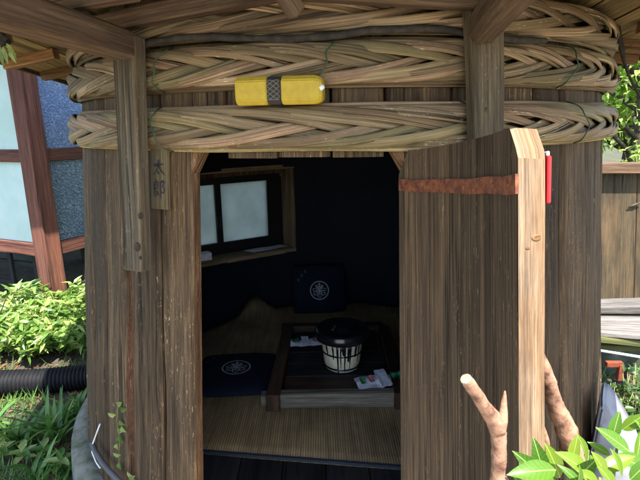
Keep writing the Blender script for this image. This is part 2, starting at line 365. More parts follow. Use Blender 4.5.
M['leaf_dark'] = leafmat('dark_leaf', (.03,.075,.018), (.05,.11,.024), (.085,.15,.035), .3)
M['blade'] = leafmat('strap_leaf', (.06,.14,.03), (.1,.22,.045), (.18,.3,.07), .3, .35)
M['camellia'] = leafmat('glossy_leaf', (.045,.12,.012), (.1,.21,.02), (.22,.3,.03), .35, .36, .35, True)
M['deadleaf'] = leafmat('dead_leaf', (.12,.06,.025), (.2,.11,.05), (.3,.19,.1), .15, .7, .2)
M['stem'] = plain('green_stem', (.12,.16,.04), .6, (.16,.1,.05), 20)
def soil():
    m, t, b = new_mat('soil'); tc = nd(t, 'ShaderNodeTexCoord')
    f = nz(t, tc.outputs['Object'], 9, 8, .7); g = nz(t, tc.outputs['Object'], 1.2, 4)
    r = ramp(t, [(.3, (.022,.016,.011)), (.5, (.05,.038,.025)), (.7, (.1,.08,.055))]); t.links.new(f, r.inputs[0])
    r2 = ramp(t, [(.45, (0,0,0)), (.62, (1,1,1))]); t.links.new(g, r2.inputs[0])
    c = mixc(t, r.outputs[0], (.05,.075,.02), r2.outputs[0]); t.links.new(c, b.inputs['Base Color']); b.inputs['Roughness'].default_value = .95
    bp = nd(t, 'ShaderNodeBump'); bp.inputs['Strength'].default_value = 1; bp.inputs['Distance'].default_value = .03
    t.links.new(f, bp.inputs['Height']); t.links.new(bp.outputs[0], b.inputs['Normal']); return m
M['soil'] = soil()

# ------------------------------------------------------------------ ground
mb = MB()
def gz(x, y):
    d = math.hypot(x-.11, y-2.9)
    k = max(0, min(1, (d-1.7)/.8)); return (noise.noise(V((x*1.3, y*1.3, 0)))*.05 + noise.noise(V((x*5, y*5, 3)))*.012)*k
N = 110
def gfn(u, v):
    x = (u*2-1); y = (v*2-1); x = 60*math.copysign(abs(x)**2.6, x); y = 3+60*math.copysign(abs(y)**2.6, y)
    return (x, y, gz(x, y)), (x, y)
mb.grid(gfn, N, N, True)
tag(mb.obj('ground', M['soil']), 'dark soil ground strewn with leaves around the barrel hut', None, None, 'structure')

mb = MB()  # out-of-view pale gravel, added to bounce warm light up onto the hut
mb.grid(lambda u, v: ((-1.6+4.6*u+.15*noise.noise(V((u, v*9, 3))), -9+9.95*v+.12*noise.noise(V((u*9, v, 8)))*(v == 1), .035+.012*noise.noise(V((u*30, v*60, 0)))), (u, v)), 24, 48, True)
m, t, b = new_mat('pale_gravel'); tc = nd(t, 'ShaderNodeTexCoord'); vo = nd(t, 'ShaderNodeTexVoronoi'); vo.inputs['Scale'].default_value = 60; t.links.new(tc.outputs['Object'], vo.inputs['Vector'])
r = ramp(t, [(0, (.5,.44,.35)), (.5, (.4,.35,.28)), (1, (.3,.26,.2))]); t.links.new(vo.outputs['Color'], r.inputs[0]); t.links.new(r.outputs[0], b.inputs['Base Color']); b.inputs['Roughness'].default_value = .95
bp = nd(t, 'ShaderNodeBump'); bp.inputs['Distance'].default_value = .01; t.links.new(vo.outputs['Distance'], bp.inputs['Height']); t.links.new(bp.outputs[0], b.inputs['Normal'])
tag(mb.obj('path', m), 'unseen pale gravel added before the hut to bounce warm light', None, None, 'structure')

# ------------------------------------------------------------------ the barrel hut
BC = V((.11, 2.9, 0)); RB, TA = 1.5, .10       # axis, radius at the ground, taper
FA = rd(-8)                                     # the hut faces a little left of the camera
AX, BX = V((sin(FA), -cos(FA), 0)), V((cos(FA), sin(FA), 0))   # front, right of the hut
def hp(u, v, z): return V((BC.x, BC.y, 0)) + BX*u + AX*v + V((0,0,z))
def cp(az, z, off=0.0):
    R = RB+off-TA*z; return V((BC.x+R*sin(az), BC.y-R*cos(az), z))
hut = thing('barrel_hut', (BC.x, BC.y, 0), 'hut made from a giant wooden tub, bound with braided bamboo hoops under a plank roof', 'hut')

RIDGE_U, RIDGE_Z = -.1, 2.30
def eave(v, s): return (-1.77+.27*v) if s < 0 else (1.70-.06*v)
def roof_z(u):
    return RIDGE_Z-.15*(RIDGE_U-u) if u < RIDGE_U else RIDGE_Z-.117*(u-RIDGE_U)

def cone_block(mb, a0, a1, z0, z1, o0, o1, na=4, nz_=10, bev=.35, dip=.011, wob=.002, seed=0, cut0=0, cut1=0, mi_edge=0, tf=None):
    """a stave: outer offset o1, inner o0; z0/z1 numbers or functions of azimuth; cut0/cut1: chamfered upper corners (drop, angle)"""
    tf = tf or (lambda p: p)
    fz0 = z0 if callable(z0) else (lambda a: z0); fz1 = z1 if callable(z1) else (lambda a: z1)
    us = [0, .03, .08]+[i/na for i in range(1, na)]+[.92, .97, 1]; us = sorted(set(us))
    n = len(us)-1
    def P(u, t, o):
        a = a0+(a1-a0)*u; zt = fz1(a)
        if cut0: zt -= max(0, cut0[0]*(1-(a-a0)/cut0[1]))
        if cut1: zt -= max(0, cut1[0]*(1-(a1-a)/cut1[1]))
        z = fz0(a)+(zt-fz0(a))*t
        p = cp(a, z, o); 
        e = min(u, 1-u)
        if o == o1:
            d = -dip*max(0, 1-e/.06) + noise.noise(V((a*30+seed, z*2.2, seed*3)))*wob + noise.noise(V((a*90+seed, z*7, seed)))*wob*.4
            p = cp(a, z, o+d)
        ew = noise.noise(V((seed*7+(0 if u < .5 else 5), z*3, 1)))*.0022*(1 if e < .05 else 0)
        p += V((cos(a), sin(a), 0))*ew
        return p
    W = abs(a1-a0)*1.4
    def gr(fn, nu, nv, sm, fl, mi): mb.grid(lambda u, v: (tf(fn(u, v)[0]), fn(u, v)[1]), nu, nv, sm, fl, mi)
    def uu(u): return us[round(u*n)]
    gr(lambda u, v: (P(uu(u), v, o1), (uu(u)*W+seed, v*(fz1(a0)-fz0(a0)))), n, nz_, True, False, 0)
    gr(lambda u, v: (P(uu(u), v, o0), (uu(u)*W+seed+2, v*(fz1(a0)-fz0(a0)))), n, nz_, True, True, 0)
    for e, fl in ((0, False), (1, True)):
        gr(lambda u, v, e=e: (P(e, v, o0+(o1-o0)*u) if 0 < u < 1 else P(e, v, o1 if u == 1 else o0), (u*(o1-o0)+seed+e*3, v*(fz1(a0)-fz0(a0)))), 1, nz_, False, fl, mi_edge)
    gr(lambda u, v: (P(uu(u), 1, o1 if v < .5 else o0), (v*.06+seed, uu(u)*W*.3)), n, 1, False, False, mi_edge)
    gr(lambda u, v: (P(uu(u), 0, o1 if v < .5 else o0), (v*.06+seed, uu(u)*W*.3)), n, 1, False, True, mi_edge)

STH = .05
DL, DR = rd(-24.0), rd(7.0)                     # door opening
ZB = .15
def top_at(a):
    p = cp(a, 2.1); q = p-BC; u = q.x*BX.x+q.y*BX.y
    return min(2.2, roof_z(u)-.035)
WAZ = rd(-147.6); WN = V((.536,-.844,0)); WD = V((.844,.536,0))      # window: inward normal, its right
# azimuth boundaries of the staves
bounds = [DR]
a = DR
steps = [7.2, 6.2, 8.4, 7.0, 8.8, 6.6, 7.9, 8.3, 7.1, 6.4, 8.0, 7.6, 8.8, 7.0]
k = 0; right = []
while a < rd(360-23.2)-rd(9):
    b2 = a+rd(steps[k % len(steps)]); 
    right.append((a, b2)); a = b2; k += 1
lastb = rd(360-24.0)
# fit the left-hand boundaries seen in the photograph
left_b = [rd(360-24.0), rd(360-30.2), rd(360-38.4), rd(360-46.5), rd(360-54), rd(360-62.6), rd(360-70)]
right = [(p, q) for p, q in right if q < left_b[-1]-rd(2)]
right.append((right[-1][1], left_b[-1]))
allst = right + [(left_b[i+1], left_b[i]) for i in range(len(left_b)-1)]
w0, w1 = rd(360-147.6-17.2), rd(360-147.6+31.5)
G = rd(.18)
SEAM = rd(360-38.4); mb = MB(); cone_block(mb, SEAM-rd(.85), SEAM+rd(.8), .2, 1.6, -.05, -.012, 4, 40, dip=.0, wob=.022, seed=41)
mb.obj('rotten_seam', wood('rotten_wood', (.05,.018,.008), (.17,.06,.022), (.34,.15,.06), gu=200, gv=30, dirt_amt=.5, fleck=(.5,.3,.14)), hut)
for i, (p, q) in enumerate(allst):
    if abs(p-SEAM) < 1e-6: p += rd(.6)
    if abs(q-SEAM) < 1e-6: q -= rd(.6)
    mats = [M['stave'], M['stave_cut']]; sd = i*1.37
    if q > w0 and p < w1:
        for z0, z1 in ((ZB, .72), (1.34, top_at)):
            mb = MB(); cone_block(mb, p+G, q-G, z0, z1, -STH, 0, 3, 5, seed=sd); mb.obj('stave', mats, hut)
        continue
    jl = abs(q-left_b[0]) < 1e-6; jr = abs(p-DR) < 1e-6
    mb = MB(); cone_block(mb, p+(0 if jr else G), q-(0 if jl else G), ZB+noise.noise(V((i,0,0)))*.01, top_at, -STH, random.uniform(-.004,.004), 4, 16, seed=sd, wob=.008,
                          mi_edge=1 if jl or jr else 0); mb.obj('stave', mats, hut)
# short staves above the door
ab = [DL, rd(-18.2), rd(-10.5), rd(-3), rd(4.4), DR]
for i in range(5):
    mb = MB(); zb = [1.672, 1.640, 1.643, 1.641, 1.665][i]
    cone_block(mb, ab[i]+(G if i else 0), ab[i+1]-(G if i < 4 else 0), zb, top_at, -STH, -.002, 3, 8, seed=70+i, mi_edge=1); mb.obj('short_stave', [M['stave'], M['stave_cut']], hut)
# cut-off corners of the doorway
for s, a0, a1 in ((0, DL, DL+rd(2.3)), (1, DR-rd(2.3), DR)):
    mb = MB()
    A = cp(a0, 1.675, -.002); B = cp(a1, 1.675, -.002); Cc = cp(a0 if s == 0 else a1, 1.587, -.002)
    A2 = cp(a0, 1.675, -STH); B2 = cp(a1, 1.675, -STH); C2 = cp(a0 if s == 0 else a1, 1.587, -STH)
    mb.poly([A, B, Cc], [(0,.09), (.05,.09), (0,0)]); mb.poly([C2, B2, A2], [(0,.09), (.05,.09), (0,0)])
    f1, f2 = (B, Cc) if s == 0 else (A, Cc); g1, g2 = (B2, C2) if s == 0 else (A2, C2)
    mb.poly([f1, f2, g2, g1], [(0,.1), (0,0), (.06,0), (.06,.1)])
    mb.obj('corner_block', M['stave_cut'], hut)

# dark lining of the room, open towards the doorway and at the window
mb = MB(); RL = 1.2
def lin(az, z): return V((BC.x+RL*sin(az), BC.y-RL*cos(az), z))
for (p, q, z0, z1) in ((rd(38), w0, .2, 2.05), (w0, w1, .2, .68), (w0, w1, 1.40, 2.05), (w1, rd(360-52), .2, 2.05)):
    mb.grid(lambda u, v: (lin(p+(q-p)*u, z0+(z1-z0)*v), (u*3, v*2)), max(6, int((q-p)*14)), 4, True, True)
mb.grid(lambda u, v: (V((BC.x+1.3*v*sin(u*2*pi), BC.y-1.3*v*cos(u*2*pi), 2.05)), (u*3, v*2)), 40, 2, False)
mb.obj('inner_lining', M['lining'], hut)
# floor boards
for i in range(13):
    x = -1.3+i*.2; half = sqrt(max(.02, 1.36**2-max(abs(x), abs(x+.2))**2)) if abs(x+.1) < 1.25 else .3
    timber('floor_board', (BC.x+x+.1, BC.y-half, .185), (BC.x+x+.1, BC.y+half, .185),   .196, .03, M['sill'], hut, .003, 1, 0)
# foundation ring
mb = MB(); prof = [(1.40, -.1), (1.40, .14), (1.50, .17), (1.565, .15), (1.575, .1), (1.585, -.1)]
n = 90; b0 = len(mb.v)
for k, (rr, z) in enumerate(prof):
    for i in range(n+1):
        a = 2*pi*i/n; q = rr+noise.noise(V((cos(a)*5, sin(a)*5, k)))*.012
        mb.v.append((BC.x+q*cos(a), BC.y+q*sin(a), z+noise.noise(V((cos(a)*4, sin(a)*4, 7+k)))*.02)); mb.uv.append((a, z))
for k in range(len(prof)-1):
    for i in range(n):
        mb.f.append((b0+k*(n+1)+i, b0+(k+1)*(n+1)+i, b0+(k+1)*(n+1)+i+1, b0+k*(n+1)+i+1)); mb.sm.append(True); mb.mi.append(0)
o = mb.obj('foundation_ring', M['concrete'], hut); o['label'] = 'grey concrete ring with moss under the tub'

# braided bamboo hoops
def strip(zc, hv, i, n, turns, ph, seed, edge=0, sub=0, nseg=560):
    """one split-bamboo strip: plaited (edge 0, two strips side by side per strand) or running along the rim (edge -1/+1)"""
    mb = MB(); prof = 10
    for k in range(nseg+1):
        t = pi+2*pi*k/nseg; c_, s_ = cos(t), sin(t)
        loc = ph+turns*t+2*pi*i/n+.5*noise.noise(V((c_*1.6+i*3.1, s_*1.6, ph)))
        if edge:
            v = math.copysign(1, edge)*hv*((.92 if abs(edge) > 1 else .74)+.07*noise.noise(V((c_*3+seed, s_*3, 1)))); rad = (.014 if abs(edge) > 1 else .026)+.008*noise.noise(V((c_*4, s_*4+seed, 4))); fr_ = 0
        else:
            sn = sin(loc); dv = cos(loc); v = hv*.72*(sn*1.12-.12*sn**3)+.005*noise.noise(V((c_*6+seed, s_*6, i)))
            fr_ = -sin(2*loc)
            rad = .026+.014*sqrt(max(0, 1-min(1, (v/(hv*1.1))**2)))+.019*fr_+.004*noise.noise(V((c_*11, s_*11+seed, 4)))
        tilt = -.6*v/hv+.35*noise.noise(V((c_*5, seed, s_*5)))-.15*sub
        wdt = (.0165 if not edge else .0125)*(1+.4*noise.noise(V((c_*3+seed*2, s_*3, 9)))); th = .0062
        for q in range(prof):
            a = 2*pi*q/prof; cx = math.copysign(abs(cos(a))**.55, cos(a))*wdt; cy = math.copysign(abs(sin(a))**.6, sin(a))*th
            mb.v.append(tuple(cp(t, zc+v+cx*cos(tilt)-cy*sin(tilt), rad+cx*sin(tilt)+cy*cos(tilt)))); mb.uv.append((cx, t*1.33))
    for k in range(nseg):
        for q in range(prof):
            q2 = (q+1) % prof
            mb.f.append((k*prof+q, (k+1)*prof+q, (k+1)*prof+q2, k*prof+q2)); mb.sm.append(True); mb.mi.append(0)
    return mb
HOOPS = [(1.735, .068, 5.0, .9), (1.925, .067, 6.0, 2.4), (2.072, .060, 5.0, 3.3)]
for h, (zc, hv, turns, ph) in enumerate(HOOPS):
    mb = MB(); n = 160
    pr = [(0, -hv*.85), (.010, -hv*.7), (.012, 0), (.010, hv*.7), (0, hv*.85)]
    mb.grid(lambda u, v: (cp(pi+2*pi*u, zc+pr[round(v*4)][1], pr[round(v*4)][0]), (u*8, v*.1)), n, 4, True, False)
    hoop = mb.obj('hoop', M['core'], hut); hoop['label'] = ['lowest', 'middle', 'topmost'][h]+' braided bamboo hoop round the tub'
    ns = [10, 10, 8][h]
    for i in range(ns): strip(zc, hv, i, ns, turns, ph, h*11+i*1.7).obj('bamboo_strip', M['bamboo'], hoop)
    for e in (-1, 1, -2, 2): strip(zc, hv, 0, 1, turns, ph, h*11+e*5, e).obj('bamboo_strip', M['bamboo'], hoop)
# loose bark-covered stick between the two upper hoops
mb = MB(); mb.tube([cp(rd(az), 2.005+.012*sin(az*.2)+.004*noise.noise(V((az*.3,0,0))), .055) for az in range(-34, 30, 2)], [.011+.003*noise.noise(V((k*.7,1,1))) for k in range(32)], 7, jit=.15)
mb.obj('twisted_stick', M['darkrope'], hut)
# green tie wires round the hoops
for h, az in ((0, -27.5), (1, -27), (1, 33), (0, 15.5), (1, -3.5), (0, 36)):
    zc, hv = HOOPS[h][:2]; pts = []
    for k in range(15):
        s = k/14*2-1; az2 = rd(az)+rd(1.6)*s*.6*(-1 if h else 1)
        pts.append(cp(az2+rd(.3)*sin(k), zc-s*hv*1.08, .012+.078*sqrt(max(0, 1-s*s*.98))))
    mb = MB(); mb.tube(pts, .0023, 6); mb.obj('tie_wire', M['greenwire'], hut)

# posts standing against the hoops
def on_wall(x, y, off):                        # the point on the tub (off metres proud of it) seen at photo position x, y
    d = ray(x, y); lo, hi = .5, 3.0
    for _ in range(50):
        t = (lo+hi)/2; p = CAM+d*t; g_ = math.hypot(p.x-BC.x, p.y-BC.y)-(RB+off-TA*p.z)
        lo, hi = (t, hi) if g_ > 0 else (lo, t)
    return CAM+d*lo
def post(A, B, wd):
    a = math.atan2(A.x-BC.x, -(A.y-BC.y))
    timber('post', A, B, .05, wd, M['post'], hut, .005, 10, .003, up=(cos(a), sin(a), 0), taper=1.15)
A = on_wall(138, 270, .105); B = on_wall(129, 52, .105); post(A, B+(B-A).normalized()*.045, .086)
A = on_wall(486, 200, .105); B = on_wall(484, 50, .105); post(A, B+(B-A).normalized()*.12, .094)
for (x, y, o_, rr) in ((137, 247, .133, .011), (140, 216, .133, .007), (140, 258, .133, .004), (486, 110, .133, .006)):
    c = on_wall(x, y, o_); a = math.atan2(c.x-BC.x, -(c.y-BC.y)); mb = MB(); mb.lathe([(0, .0015), (rr*.45, .002), (rr*.6, .0008), (rr, .001), (rr*1.1, -.004)], (0,0,0), 16)
    me = mb.mesh('knot', M['darkwood']); me.transform(Matrix.Translation(c) @ V((sin(a), -cos(a), .1)).to_track_quat('Z', 'Y').to_matrix().to_4x4() @ Matrix.Diagonal((1,1.35,1,1))); link('knot', me, None, hut)
# the beams that carry the roof
A1 = U(122, 46, 1.60); timber('roof_beam', A1, A1+AX*1.15+V((0,0,.02)), .085, .082, M['beam'], hut, .008, 8, .004)
C1 = U(484, 27, 1.50); timber('roof_beam', C1-AX*.02, C1+AX*.68+V((0,0,.02)), .085, .09, M['beam'], hut, .02, 8, .006)
timber('gable_beam', U(88, 29, 1.78), U(285, -12, 1.5), .06, .056, M['beam'], hut, .006, 8, .003)
timber('gable_beam', U(275, -14, 1.48), U(505, -1, 1.48), .06, .062, M['beam'], hut, .006, 8, .003)
timber('strut', U(279, -14, 1.42), U(297, 14, 1.46), .04, .05, M['beam'], hut, .006, 4, .003)
timber('roof_beam', U(30, 13, 1.5), U(135, -6, 1.3), .05, .026, M['beam'], hut, .006, 4, .002)
# roof: shingle slab with boards and rafters underneath
VF, VB = 2.07, -1.75
def rp(s, f, v, dz=0):                          # s side, f 0 ridge .. 1 eave; unseen front edge skewed to keep the tub front in shade
    v += max(0, (v-1.2)/.87)*(.3+.3*f if s < 0 else .3*max(0, 1-f*4.5))
    u = RIDGE_U+(eave(v, s)-RIDGE_U)*f; return hp(u, v, roof_z(u)+dz)
mb = MB()
for s in (-1, 1):
    for dz, fl in ((.03, s < 0), (.055, s > 0)):
        mb.grid(lambda u, v: (rp(s, u*1.02, VB+(VF-VB)*v, dz+noise.noise(V((u*8, v*9, s)))*.004), (v*4, u*2)), 12, 16, False, fl)
    mb.grid(lambda u, v: (rp(s, 1.02, VB+(VF-VB)*v, .03+.025*u), (v*4, u*.03)), 1, 16, False, s > 0)
    for vv in (VB, VF): mb.grid(lambda u, v: (rp(s, u*1.02, vv, .03+.025*v), (u*2, v*.03)), 12, 1, False)
roof = mb.obj('roof', M['shingle'], hut)
for s, nb in ((-1, 11), (1, 12)):
    for i in range(nb):
        f0, f1 = i/nb+.002, (i+1)/nb-.002; mb = MB(); dzb = random.uniform(-.003,.003)
        def B(f, v, dz): return rp(s, f, v, dz+dzb)
        for dz, fl in ((.004, s > 0), (.02, s < 0)):
            mb.grid(lambda u, v: (B(f0+(f1-f0)*u, VB+(VF-VB)*v, dz), (u*.15, v*4)), 1, 12, False, fl)
        for f, fl in ((f0, s < 0), (f1, s > 0)):
            mb.grid(lambda u, v: (B(f, VB+(VF-VB)*v, .004+.016*u), (u*.02, v*4)), 1, 12, False, fl)
        for vv, fl in ((VB, False), (VF, True)):
            mb.grid(lambda u, v: (B(f0+(f1-f0)*u, vv, .004+.016*v), (u*.15, v*.02)), 1, 1, False, fl)
        mb.obj('roof_board', M['roof'], roof)
    for v in [-1.55+.42*i for i in range(9)]:
        f0 = .80 if v < 1.3 else .05
        timber('rafter', rp(s, f0, v, -.022), rp(s, .985, v, -.022), .05, .05, M['rafter'], roof, .003, 2, .001)
    timber('fascia', rp(s, 1.0, VB, -.002), rp(s, 1.0, VF, -.002), .02, .03, M['beam'], roof, .002, 6, .001)

# window: timber box, black sliding frame, two frosted panes
def wp(s, z, q): return V((BC.x, BC.y, 0))-WN*q+WD*s+V((0,0,z))
sL, sR, zT, zBm = -.72, .36, 1.385, .69
mbw = beam_mesh('window', (sR-sL, .05, .1), M['black'], .003)
win = link('window', mbw, None, hut); mbw.transform(frame_m(wp((sL+sR)/2, zBm+.06, 1.37), WD)); win['label'] = 'sliding window in a timber box'
for (a, b_, wd, ht) in ((wp(sL-.02, zBm-.0, 1.29), wp(sR+.02, zBm-.0, 1.29), .24, .035), (wp(sL-.02, zT+.018, 1.29), wp(sR+.02, zT+.018, 1.29), .24, .035)):
    timber('window_board', a, b_, wd, ht, M['winwood'], win, .002, 1, 0)
for s_ in (sL, sR):
    timber('window_board', wp(s_, zBm+.018, 1.29), wp(s_, zT, 1.29), .24, .035, M['winwood'], win, .002, 1, 0, up=WD)
timber('window_frame', wp(sL+.03, zT-.06, 1.37), wp(sR-.03, zT-.06, 1.37), .04, .09, M['black'], win, .003, 1, 0)
for s_ in (sL+.04, -.235, sR-.08): timber('window_frame', wp(s_, zBm+.1, 1.37), wp(s_, zT-.08, 1.37), .038, .05 if s_ < 0 else .15, M['black'], win, .003, 1, 0, up=WD)
for a, b_, q in ((sL+.06, -.26, 1.375), (-.21, sR-.15, 1.365)):
    mb = MB(); mb.grid(lambda u, v: (wp(a+(b_-a)*u, zBm+.1+(zT-zBm-.2)*v, q), (u, v)), 1, 1)
    mb.grid(lambda u, v: (wp(a+(b_-a)*u, zBm+.1+(zT-zBm-.2)*v, q+.004), (u, v)), 1, 1, False, True); mb.obj('pane', M['frost'], win)
timber('latch', wp(-.245, .93, 1.345), wp(-.245, 1.02, 1.345), .02, .03, M['black'], win, .004, 1, 0, up=WD)

# the open door leaf
HA = rd(8.1); OPEN = rd(106.3); ZD0, ZD1, DTH = .26, 1.652, .05
p0 = cp(HA, ZD0, .004); p1 = cp(HA, ZD1, .004); ROTM = Matrix.Translation(p0) @ Matrix.Rotation(OPEN, 4, (p1-p0).normalized()) @ Matrix.Translation(-p0)
dtf = lambda p: ROTM @ V(p)
dl = rd(-21.9); dbn = [dl, rd(-15.2), rd(-7.4), rd(.6), HA]
door = None
for i in range(4):
    mb = MB(); cone_block(mb, dbn[i]+(G*.5 if i else 0), dbn[i+1]-(G*.5 if i < 3 else 0), ZD0, ZD1, -DTH, 0, 3, 14, seed=90+i*2.3, wob=.002, dip=.003, tf=dtf,
        cut0=(.06, rd(1.8)) if i == 0 else 0, cut1=(.075, rd(2.0)) if i == 3 else 0, mi_edge=1 if i == 0 else 0)
    if i == 0:
        me = mb.mesh('door', [M['door'], M['door_edge']]); door = link('door', me, None, hut); door['label'] = 'open plank door with rusty strap and sunlit edge'
    else: mb.obj('door_plank', [M['door'], M['door_edge']], door)
mb = MB()
na = 24
def sp(u, z, o): return dtf(cp(HA-rd(.3)+(dl+rd(.3)-HA)*u, z+.004*noise.noise(V((u*6, z, 2))), o))
zs0, zs1 = 1.528, 1.564
mb.grid(lambda u, v: (sp(u, zs0+(zs1-zs0)*v, -DTH-.005), (u, v)), na, 2, True, True)
mb.grid(lambda u, v: (sp(u, zs1, -DTH-.005+.006*v), (u, v)), na, 1, False, True)
mb.grid(lambda u, v: (sp(u, zs0, -DTH-.005+.006*v), (u, v)), na, 1, False)
mb.grid(lambda u, v: (sp(1, zs0+(zs1-zs0)*v, -DTH-.005+.006*u), (u, v)), 1, 1)
mb.obj('strap_hinge', M['iron'], door)
for u in (.06, .3, .55, .8, .94):
    c = sp(u, 1.546, -DTH-.006); mb = MB(); mb.lathe([(0, .003), (.0035, .002), (.005, 0), (.005, -.003)], (0,0,0), 10)
    me = mb.mesh('nail'); nrm = (sp(u, 1.546, -DTH-.02)-sp(u, 1.546, -DTH)).normalized(); me.transform(Matrix.Translation(c) @ nrm.to_track_quat('Z', 'Y').to_matrix().to_4x4()); link('nail', me, M['iron'], door)
# knots in the sunlit edge
nE = (dtf(cp(dl, 1.3, -DTH*.5))-dtf(cp(dl+rd(2), 1.3, -DTH*.5))).normalized()
for z, fo, rr in ((1.45, .36, .0065), (1.0, .7, .005), (1.43, .66, .003)):
    c = dtf(cp(dl, z, -DTH*fo))+nE*.0004; mb = MB(); mb.lathe([(0, .0002), (rr*.5, .0005), (rr*.7, .0002), (rr, .0003), (rr*1.15, -.003)], (0,0,0), 16)
    me = mb.mesh('knot', M['rafter']); me.transform(Matrix.Translation(c) @ nE.to_track_quat('Z', 'Y').to_matrix().to_4x4() @ Matrix.Diagonal((1.3,.9,1,1))); link('knot', me, None, door)
# nail stubs on the hinge edge
for z in (1.32, 1.2, 1.05, .95, .8, .62):
    c = dtf(cp(HA, z, -DTH*.55)); mb = MB(); mb.tube([c, c+V((-.012,-.006,.001))], .0035, 6); mb.obj('nail', M['iron'], door)

# ------------------------------------------------------------------ things on the outside of the hut
# name plaque
pa = rd(-29.1); zt, zb_ = 1.672, 1.462
pc = cp(pa, (zt+zb_)/2, .018); ez = (cp(pa, zt)-cp(pa, zb_)).normalized(); ex = V((cos(pa), sin(pa), 0)); en = ex.cross(ez).normalized()
if en.y > 0: en = -en
plq = thing('name_plaque', pc, 'small wooden plaque with two brushed black characters beside the doorway', 'sign')
PM = Matrix.Translation(pc) @ Matrix((ex, ez, en)).transposed().to_4x4()
me = beam_mesh('board', (.078, zt-zb_, .016), M['plaque'], .002); me.transform(PM); link('board', me, None, plq)
def strokes(sts, ox, oy, sx, sy, w0):
    mb = MB()
    for st in sts:
        pts = [V((ox+x*sx, oy+y*sy, 0)) for x, y in st]; res = []
        for k in range(len(pts)-1):
            for q in range(4): res.append(pts[k].lerp(pts[k+1], q/4))
        res.append(pts[-1]); m_ = len(res)
        L, R = [], []
        for k, p in enumerate(res):
            t = (res[min(k+1,m_-1)]-res[max(k-1,0)]).normalized(); n_ = V((-t.y, t.x, 0)); f = k/(m_-1)
            w_ = w0*(1.15-.75*f)*(1+.25*noise.noise(V((p.x*300, p.y*300, 0))))
            L.append(p+n_*w_); R.append(p-n_*w_)
        for k in range(m_-1): mb.poly([PM @ (q+V((0,0,.0092))) for q in (R[k], R[k+1], L[k+1], L[k])])
    return mb
tai = [[(.08,.66), (.92,.74)], [(.5,1.0), (.47,.68), (.34,.34), (.05,.06)], [(.5,.68), (.66,.36), (.98,.08)], [(.4,.26), (.54,.1)]]
ro = [[(.26,1.0), (.3,.9)], [(.1,.84), (.44,.86), (.43,.5)], [(.12,.68), (.42,.69)], [(.12,.52), (.42,.52)], [(.11,.84), (.11,.06), (.36,.2)], [(.3,.38), (.5,.1)],
      [(.64,.9), (.63,-.06)], [(.64,.9), (.94,.92), (.8,.66), (.96,.44), (.86,.26), (.68,.34)]]
strokes(tai, -.027, .01, .058, .056, .0046).obj('lettering', M['ink'], plq)
strokes(ro, -.027, -.065, .058, .062, .0036).obj('lettering', M['ink'], plq)
strokes([[(.4,1), (.42,.3)]], -.012, .068, .02, .03, .0016).obj('lettering', M['ink'], plq)

# yellow box on the lowest hoop
ya = rd(-9.4); yc = cp(ya, 1.848, .062); yx = V((cos(ya), sin(ya), 0)); yn = V((sin(ya), -cos(ya), 0))
yb = thing('yellow_box', yc-V((0,0,.045)), 'glossy yellow elongated box with a dark lattice band lying on the bamboo hoop', 'box')
YM = Matrix.Translation(yc-V((0,0,.004))) @ Matrix.Scale(.95, 4) @ Matrix((yx, yn, V((0,0,1)))).transposed().to_4x4()
def octo(L0, L1, hw, hh, ch, end):
    mb = MB(); sec = [(-hw, -hh+ch), (-hw+ch, -hh), (hw-ch, -hh), (hw, -hh+ch), (hw, hh-ch), (hw-ch, hh), (-hw+ch, hh), (-hw, hh-ch)]
    xs = [(L0, 1), (L1, 1)] if not end else ([(L0, 1), (L1-.022, 1), (L1-.006, .86), (L1, .7)] if L1 > 0 else [(L0, .95), (L0+.006, 1), (L1, 1)])
    n = 8; b = len(mb.v)
    for x, s in xs:
        for (y, z) in sec: mb.v.append((x, y*s, z*s)); mb.uv.append((y+z, x))
    for k in range(len(xs)-1):
        for i in range(n): mb.f.append((b+k*n+i, b+(k+1)*n+i, b+(k+1)*n+(i+1) % n, b+k*n+(i+1) % n)); mb.sm.append(False); mb.mi.append(0)
    mb.f.append(tuple(b+i for i in range(n))); mb.f.append(tuple(b+(len(xs)-1)*n+i for i in range(n))[::-1]); mb.sm += [False]*2; mb.mi += [0]*2
    me = mb.mesh('m'); bm = bmesh.new(); bm.from_mesh(me); bmesh.ops.remove_doubles(bm, verts=bm.verts[:], dist=1e-5); bmesh.ops.recalc_face_normals(bm, faces=bm.faces[:])
    bmesh.ops.bevel(bm, geom=bm.edges[:], offset=.003, segments=2, affect='EDGES'); bm.to_mesh(me); bm.free()
    me.transform(YM); return me
for L0, L1 in ((-.135, -.032), (.014, .142)): link('body', octo(L0, L1, .04, .043, .014, True), M['yellow'], yb)
band = link('band', octo(-.032, .014, .039, .042, .013, False), plain('dark_band', (.035,.03,.028), .7), yb)
for i in range(5):
    for sgn in (-1, 1):
        z = -.034+i*.0155; x0 = -.03; x1 = .01
        pts = [YM @ V((x0+(x1-x0)*k/6, .0402, max(-.028, min(.03, z+sgn*(k/6-.5)*.03)))) for k in range(7)]
        mb = MB(); mb.tube(pts, .0014, 5); mb.obj('lattice_cord', plain('lattice_cord', (.17,.15,.12), .7) if i+sgn == -1 else bpy.data.materials['lattice_cord'], band)
mb = MB(); mb.lathe([(0,.012), (.006,.01), (.0085,.004), (.0085,-.004)], (0,0,0), 14); me = mb.mesh('knob'); me.transform(YM @ Matrix.Translation(V((.138, .028, .004))) @ Matrix.Rotation(rd(60), 4, 'Y')); link('knob', me, M['whitepl'], yb)

